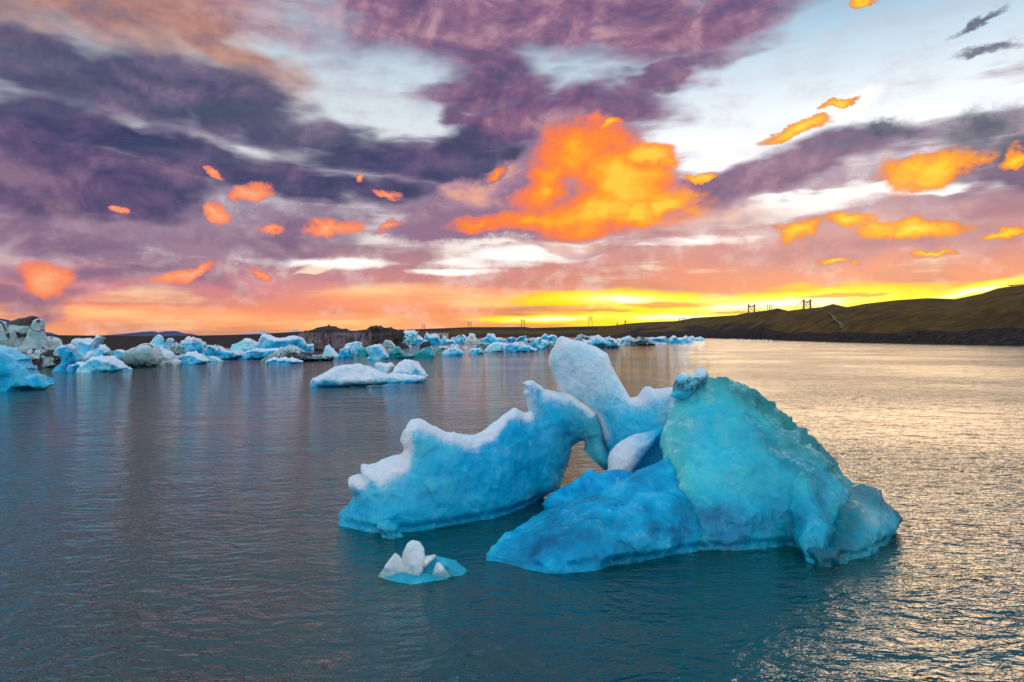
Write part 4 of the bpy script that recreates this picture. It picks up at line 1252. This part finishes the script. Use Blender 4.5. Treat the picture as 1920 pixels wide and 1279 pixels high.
FAR = [
    ('white ice pile with a black ashy front right of the black iceberg', [(748, 648), (752, 633), (753, 625), (760, 624), (772, 624), (780, 624), (784, 630), (791, 634), (798, 638), (802, 647)], 647, 'mixed', 1.2),
    ('far turquoise ice block below a thin white pinnacle', [(794, 646), (797, 631), (799.5, 621), (802, 626), (806, 630), (815, 628), (822, 631), (827, 640), (830, 646)], 646, 'cyan', 0.8),
    ('small far turquoise tooth right of the pinnacle block', [(823, 645), (828, 633), (834, 630), (837, 637), (850, 638), (856, 645)], 645, 'cyan', 0.8),
    ('far mauve-grey hump with a green top', [(840, 645), (848, 634), (858, 630), (868, 629), (874, 634), (879, 644)], 644, 'mixed', 0.9),
    ('far pointed pinkish-white hump left of the power pylon', [(871, 644), (877, 632), (882, 627), (888, 628), (890, 634), (897, 638), (896, 644)], 644, 'white', 0.9),
    ('low grey raft of ice right of the teal sail', [(810, 664), (816, 652), (830, 650), (842, 653), (858, 653), (864, 659), (850, 665)], 664, 'grey', 1.0),
    ('pale turquoise two-bump floe nearest the camera in the middle field', [(828, 667), (832, 658), (840, 656), (850, 654), (856, 653), (863, 656), (870, 663), (860, 667)], 667, 'cyan', 0.8),
    ('little turquoise floe alone right of the two-bump floe', [(878, 663), (884, 655), (893, 653), (903, 655), (907, 662), (895, 664)], 663, 'cyan', 0.7),
    ('smooth pale blue whaleback joined to a rough field left of the spire', [(907, 659), (914, 650), (922, 645), (930, 641), (938, 642), (945, 645), (947, 659), (925, 661)], 660, 'pale', 0.35),
    ('rough blue-white raft with a black foot right of the whaleback', [(942, 660), (946, 646), (960, 645), (975, 645), (985, 648), (1000, 654), (1008, 657), (996, 660), (970, 661)], 660, 'mixed', 1.3),
    ('small mauve lump behind the left end of the whaleback', [(891, 654), (896, 644), (905, 642), (912, 646), (914, 654)], 653, 'grey', 1.0),
    ('far ice heap with a round white ball on top', [(893, 645), (903, 635), (913, 632), (914, 627), (920, 626), (926, 630), (930, 634), (940, 634), (948, 638), (953, 645)], 645, 'mixed', 1.1),
    ('tiny far blue hump right of the heap with the ball', [(949, 642), (952, 634), (962, 632), (967, 637), (966, 642)], 642, 'blue', 0.8),
    ('far blue block with a sharp right corner', [(964, 640), (975, 631), (987, 629.5), (987, 640)], 640, 'blue', 0.6),
    ('broad rubble raft just left of the spire', [(970, 653), (985, 641), (1000, 635), (1012, 635), (1020, 640), (1030, 640), (1038, 648), (1030, 654), (1000, 656)], 655, 'mixed', 1.6),
    ('far twin-peaked blue hump close to the tip of the spire', [(1010, 643), (1016, 631), (1022, 627), (1027, 631), (1035, 629), (1042, 632), (1047, 638), (1044, 643)], 643, 'blue', 0.9),
    ('large grey-blue rubble iceberg right of the tip of the spire', [(1084, 649), (1098, 640), (1110, 636), (1120, 632), (1126, 636), (1138, 633), (1148, 637), (1155, 643), (1162, 648), (1158, 652), (1130, 654), (1104, 654)], 653, 'mixed', 1.4),
    ('dark-banded far ice ridge behind the grey-blue rubble', [(1068, 643), (1086, 629), (1090, 627.5), (1100, 631), (1115, 632), (1122, 643)], 643, 'dirty', 1.0),
    ('tiny far floe with a white bump below the two marker posts', [(1146, 640), (1165, 635), (1176, 632), (1181, 631.5), (1188, 636), (1196, 640)], 640, 'mixed', 1.0),
    ('long low iceberg with a black waterline', [(1158, 648), (1170, 643), (1185, 642), (1195, 636), (1210, 634), (1220, 641), (1227, 646), (1210, 648), (1180, 649)], 648, 'dirty', 1.0),
    ('far low blue raft behind the long black-footed iceberg', [(1204, 641), (1214, 634), (1235, 633), (1248, 631.5), (1251, 640)], 641, 'blue', 0.9),
    ('blue two-humped iceberg alone near the right shore', [(1253, 644), (1255, 638), (1259, 632), (1264, 629.5), (1270, 634), (1280, 633), (1286, 631), (1292, 636), (1300, 643)], 643.5, 'cyan', 0.6),
    ('rightmost little pale iceberg near the foot of the hill', [(1286, 640), (1292, 632), (1298, 630.5), (1303, 635), (1313, 631), (1322, 638)], 639, 'pale', 0.7),
]
for lab, pts, by, sty, rg in FAR:
    iceberg(lab, pts, by, sty, GF, rough=rg)

# growlers scattered through the far field; within a cluster nothing in the photo tells them apart
rg = random.Random(5)
for (x0, x1, y0, y1, n_, sc, where) in ((765, 905, 646, 652, 9, 7, 'right of the teal sail-shaped iceberg'),
                                        (905, 1045, 641, 650, 14, 9, 'in the crowded ice just left of the spire tip'),
                                        (1050, 1075, 640, 648, 4, 8, 'half hidden behind the spire tip'),
                                        (1120, 1250, 638, 646, 7, 7, 'right of the spire tip below the hill'),
                                        (600, 690, 658, 666, 4, 8, 'below the striped ash cliff')):
    for j in range(n_):
        cx, by, w = rg.uniform(x0, x1), rg.uniform(y0, y1), sc * rg.uniform(0.6, 1.3)
        hg_ = w * rg.uniform(0.3, 0.6)
        pts = [(cx - w, by)] + [(cx + w * u, by - hg_ * rg.uniform(0.4, 1.0)) for u in (-0.7, -0.35, 0.0, 0.35, 0.7)] + [(cx + w, by)]
        iceberg('small lump of drift ice ' + where, pts, by, rg.choice(['pale', 'cyan', 'mixed', 'grey', 'dirty', 'white']), 'drift ice ' + where, cat='drift ice', name='drift_ice', rough=1.2)
for j in range(13):
    cx = 1370 + j * 6.2 + rg.uniform(-2, 2)
    by = I_(SHORE, cx) + 0.9
    w = rg.uniform(1.3, 2.6)
    iceberg('tiny white scrap of ice washed against the dark right shore', [(cx - w, by), (cx - 0.4 * w, by - w * .9), (cx + 0.3 * w, by - w * .7), (cx + w, by)], by, 'white', 'ice scraps along the right shore', cat='drift ice', name='drift_ice')

# ------------------------------------------------------------------ built things on the land
def box_v(c, s, rz=0.0):
    v = []
    for x in (-.5, .5):
        for y in (-.5, .5):
            for z in (-.5, .5):
                X, Y = x * s[0], y * s[1]
                v.append((c[0] + X * math.cos(rz) - Y * math.sin(rz), c[1] + X * math.sin(rz) + Y * math.cos(rz), c[2] + z * s[2]))
    return v, [(0, 1, 3, 2), (4, 6, 7, 5), (0, 4, 5, 1), (2, 3, 7, 6), (0, 2, 6, 4), (1, 5, 7, 3)]


def bar(p, q, r, n=6):
    p, q = Vector(p), Vector(q)
    d = (q - p).normalized()
    a = d.orthogonal().normalized()
    b_ = d.cross(a)
    v = [tuple(e + (a * math.cos(6.2832 * i / n) + b_ * math.sin(6.2832 * i / n)) * r) for e in (p, q) for i in range(n)]
    f = [(i, (i + 1) % n, n + (i + 1) % n, n + i) for i in range(n)] + [tuple(range(n - 1, -1, -1)), tuple(range(n, 2 * n))]
    return v, f


def join(parts):
    v, f = [], []
    for a, b_ in parts:
        o_ = len(v)
        v += list(a)
        f += [tuple(i + o_ for i in q) for q in b_]
    return np.array(v), f


M_STEEL = simple_mat("painted_steel", '#b07040', 0.6, 0.2, 1.0)
M_CABLE = simple_mat("steel_cable", '#4a3a30', 0.6, 0.2, 1.0)
M_WOOD = simple_mat("weathered_timber", '#3a2d26', 0.9, 0.25, 2.0)
M_WALL = simple_mat("pale_wall", '#b8a898', 0.8, 0.1, 0.3)
M_ROOF = simple_mat("grey_roof", '#6a6260', 0.7, 0.1, 0.3)

BD = 640.0
bridge = thing('suspension_bridge', tuple(at_y(1460, 626, BD)), 'suspension bridge whose two portal towers rise behind the grassy ridge', 'bridge')


def tower(pxa, pxb, ytop, y):
    a, b_ = at_y(pxa, ytop, y), at_y(pxb, ytop, y)
    legs = []
    tw = mesh_obj('tower', *join([box_v(((a[0] + b_[0]) / 2, y, a[2] - 2.0), (b_[0] - a[0], 1.0, 1.1)), bar((a[0], y, a[2] - 9), (b_[0], y, a[2] - 2.5), 0.22), bar((a[0], y, a[2] - 2.5), (b_[0], y, a[2] - 9), 0.22)]), M_STEEL, bridge, smooth=False)
    tw['_o'] = list(bridge['_o'])
    for p in (a, b_):
        v, f = join([box_v((p[0], y, (p[2] + 2) / 2), (1.3, 1.3, p[2] - 2)), box_v((p[0], y, p[2] + 0.2), (1.7, 1.7, 0.6))])
        lg = mesh_obj('leg', v, f, M_STEEL, bridge, smooth=False)
        lg.parent = tw
    return a, b_


t1 = tower(1403.5, 1414.5, 571.5, 830.0)
t2 = tower(1507, 1519.5, 562.5, 660.0)
zd = 18.0
for s_ in (0, 1):
    p, q = t1[s_], t2[s_]
    pts = [Vector(p) * (1 - t) + Vector(q) * t + Vector((0, 0, -(4 * t * (1 - t)) * (0.5 * (p[2] + q[2]) - zd - 1.5))) for t in np.linspace(0, 1, 15)]
    mesh_obj('main_cable', *join([bar(pts[j], pts[j + 1], 0.16, 5) for j in range(14)]), M_CABLE, bridge)
    for (p_, dx_) in ((p, -30), (q, 26)):
        mesh_obj('back_stay', *bar(p_, (p_[0] + dx_, p_[1] + 6, p_[2] - 20), 0.16, 5), M_CABLE, bridge)
        mesh_obj('back_stay', *bar(p_, (p_[0] - dx_ * 0.72, p_[1] - 4, p_[2] - 14), 0.14, 5), M_CABLE, bridge)
mid = (Vector(t1[0]) + Vector(t1[1]) + Vector(t2[0]) + Vector(t2[1])) / 4
ang = math.atan2(t2[0][1] - t1[0][1], t2[0][0] - t1[0][0])
mesh_obj('deck', *box_v((mid.x, mid.y, zd), ((Vector(t2[0]) - Vector(t1[0])).length * 1.3, 5.5, 1.2), ang), M_STEEL, bridge, smooth=False)


def pylon(px, ytop, ybot, w, label, dist, arm=1.5, third=False):
    top, bot = at_y(px, ytop, dist), at_y(px, ybot, dist)
    t = thing('power_pylon', tuple(bot), label, 'pylon', 'power pylons along the horizon')
    hw = w / FPX * dist / 2
    r = 0.42 * dist / 1300
    zb = min(bot[2], 2.0) if bot[2] > 2 else bot[2] - 1
    for s_ in ((-1, 0, 1) if third else (-1, 1)):
        mesh_obj('pole', *bar((top[0] + s_ * hw * 1.25, dist, zb), (top[0] + s_ * hw * 0.8, dist, top[2] + 0.8), r, 6), M_WOOD, t)
    mesh_obj('crossarm', *bar((top[0] - hw * arm, dist, top[2]), (top[0] + hw * arm, dist, top[2]), r * 0.8, 6), M_WOOD, t)
    mesh_obj('brace', *join([bar((top[0] - hw, dist, top[2] - hw * 0.3), (top[0] + hw, dist, top[2] - hw * 2), r * 0.5, 5), bar((top[0] + hw, dist, top[2] - hw * 0.3), (top[0] - hw, dist, top[2] - hw * 2), r * 0.5, 5)]), M_WOOD, t)
    return t


pylon(1107, 595, 615, 6.5, 'tall two-legged power pylon standing on the plain left of the hill', 1350)
pylon(980.5, 600, 614, 6, 'two-legged power pylon on the horizon straight above the drift ice left of the spire', 1700)
pylon(880.5, 605, 614.5, 6, 'thin power pylon on the horizon above the teal sail of ice', 1900)
pylon(794, 610, 617, 6, 'smallest and leftmost power pylon on the horizon', 2100)
pylon(1443, 573.5, 584, 10, 'three-legged power pylon between the two bridge towers', 700, 1.5, True)
pylon(1279, 597.5, 604, 12, 'low wide power pylon peeping over the left slope of the hill', 1000, 1.2, True)

for (px, py, hp, lab) in ((617, 614, 6, 'single marker post on the rounded hill above the ash cliff'), (1157, 610.5, 5, 'shorter marker post at the left foot of the hill'),
                          (1172.5, 607.5, 7, 'taller marker post at the left foot of the hill')):
    p = land_at(px, py + 0.8) if px > 700 else at_y(px, py + 0.6, on_water(617, 657)[1] + 14)
    dist = p[1]
    hh_ = hp / FPX * dist
    t = thing('marker_post', tuple(p), lab, 'post')
    mesh_obj('post', *box_v((p[0], p[1], p[2] + hh_ / 2 - 1), (0.0011 * dist, 0.0011 * dist, hh_ + 2)), M_WOOD, t, smooth=False)
    mesh_obj('sign_board', *box_v((p[0], p[1] - 0.3, p[2] + hh_ * 0.82), (0.0021 * dist, 0.25, hh_ * 0.34)), M_WOOD, t, smooth=False)

p = land_at(1900, 538)
t = thing('guard_rail', tuple(p), 'guard rail on posts at the top of the hill by the right border', 'railing')
gy = p[1]
mesh_obj('rail', *bar(at_y(1891, 535.3, gy), at_y(1940, 533.5, gy), 0.22), M_WOOD, t)
for px in (1898, 1913, 1930):
    a = at_y(px, 535, gy)
    mesh_obj('post', *bar((a[0], gy, a[2] + 0.3), (a[0], gy, a[2] - 4), 0.16), M_WOOD, t)

sd_ = 640.0
a, b_ = at_y(808, 629, sd_), at_y(840, 623.5, sd_)
t = thing('long_shed', ((a[0] + b_[0]) / 2, sd_, 2.0), 'long low pale shed on the far shore behind the ice field', 'building')
hz = b_[2] - 2.0
mesh_obj('wall', *box_v(((a[0] + b_[0]) / 2, sd_, 2.0 + hz * 0.4), (b_[0] - a[0], 8, hz * 1.1)), M_WALL, t, smooth=False)
mesh_obj('roof', *box_v(((a[0] + b_[0]) / 2, sd_, 2.0 + hz * 1.0), (b_[0] - a[0] + 0.8, 8.8, 0.35)), M_ROOF, t, smooth=False)
for j in range(4):
    mesh_obj('door', *box_v((a[0] + (b_[0] - a[0]) * (0.15 + 0.23 * j), sd_ - 4.05, 2.0 + hz * 0.3), (1.8, 0.15, hz * 0.7)), M_ROOF, t, smooth=False)
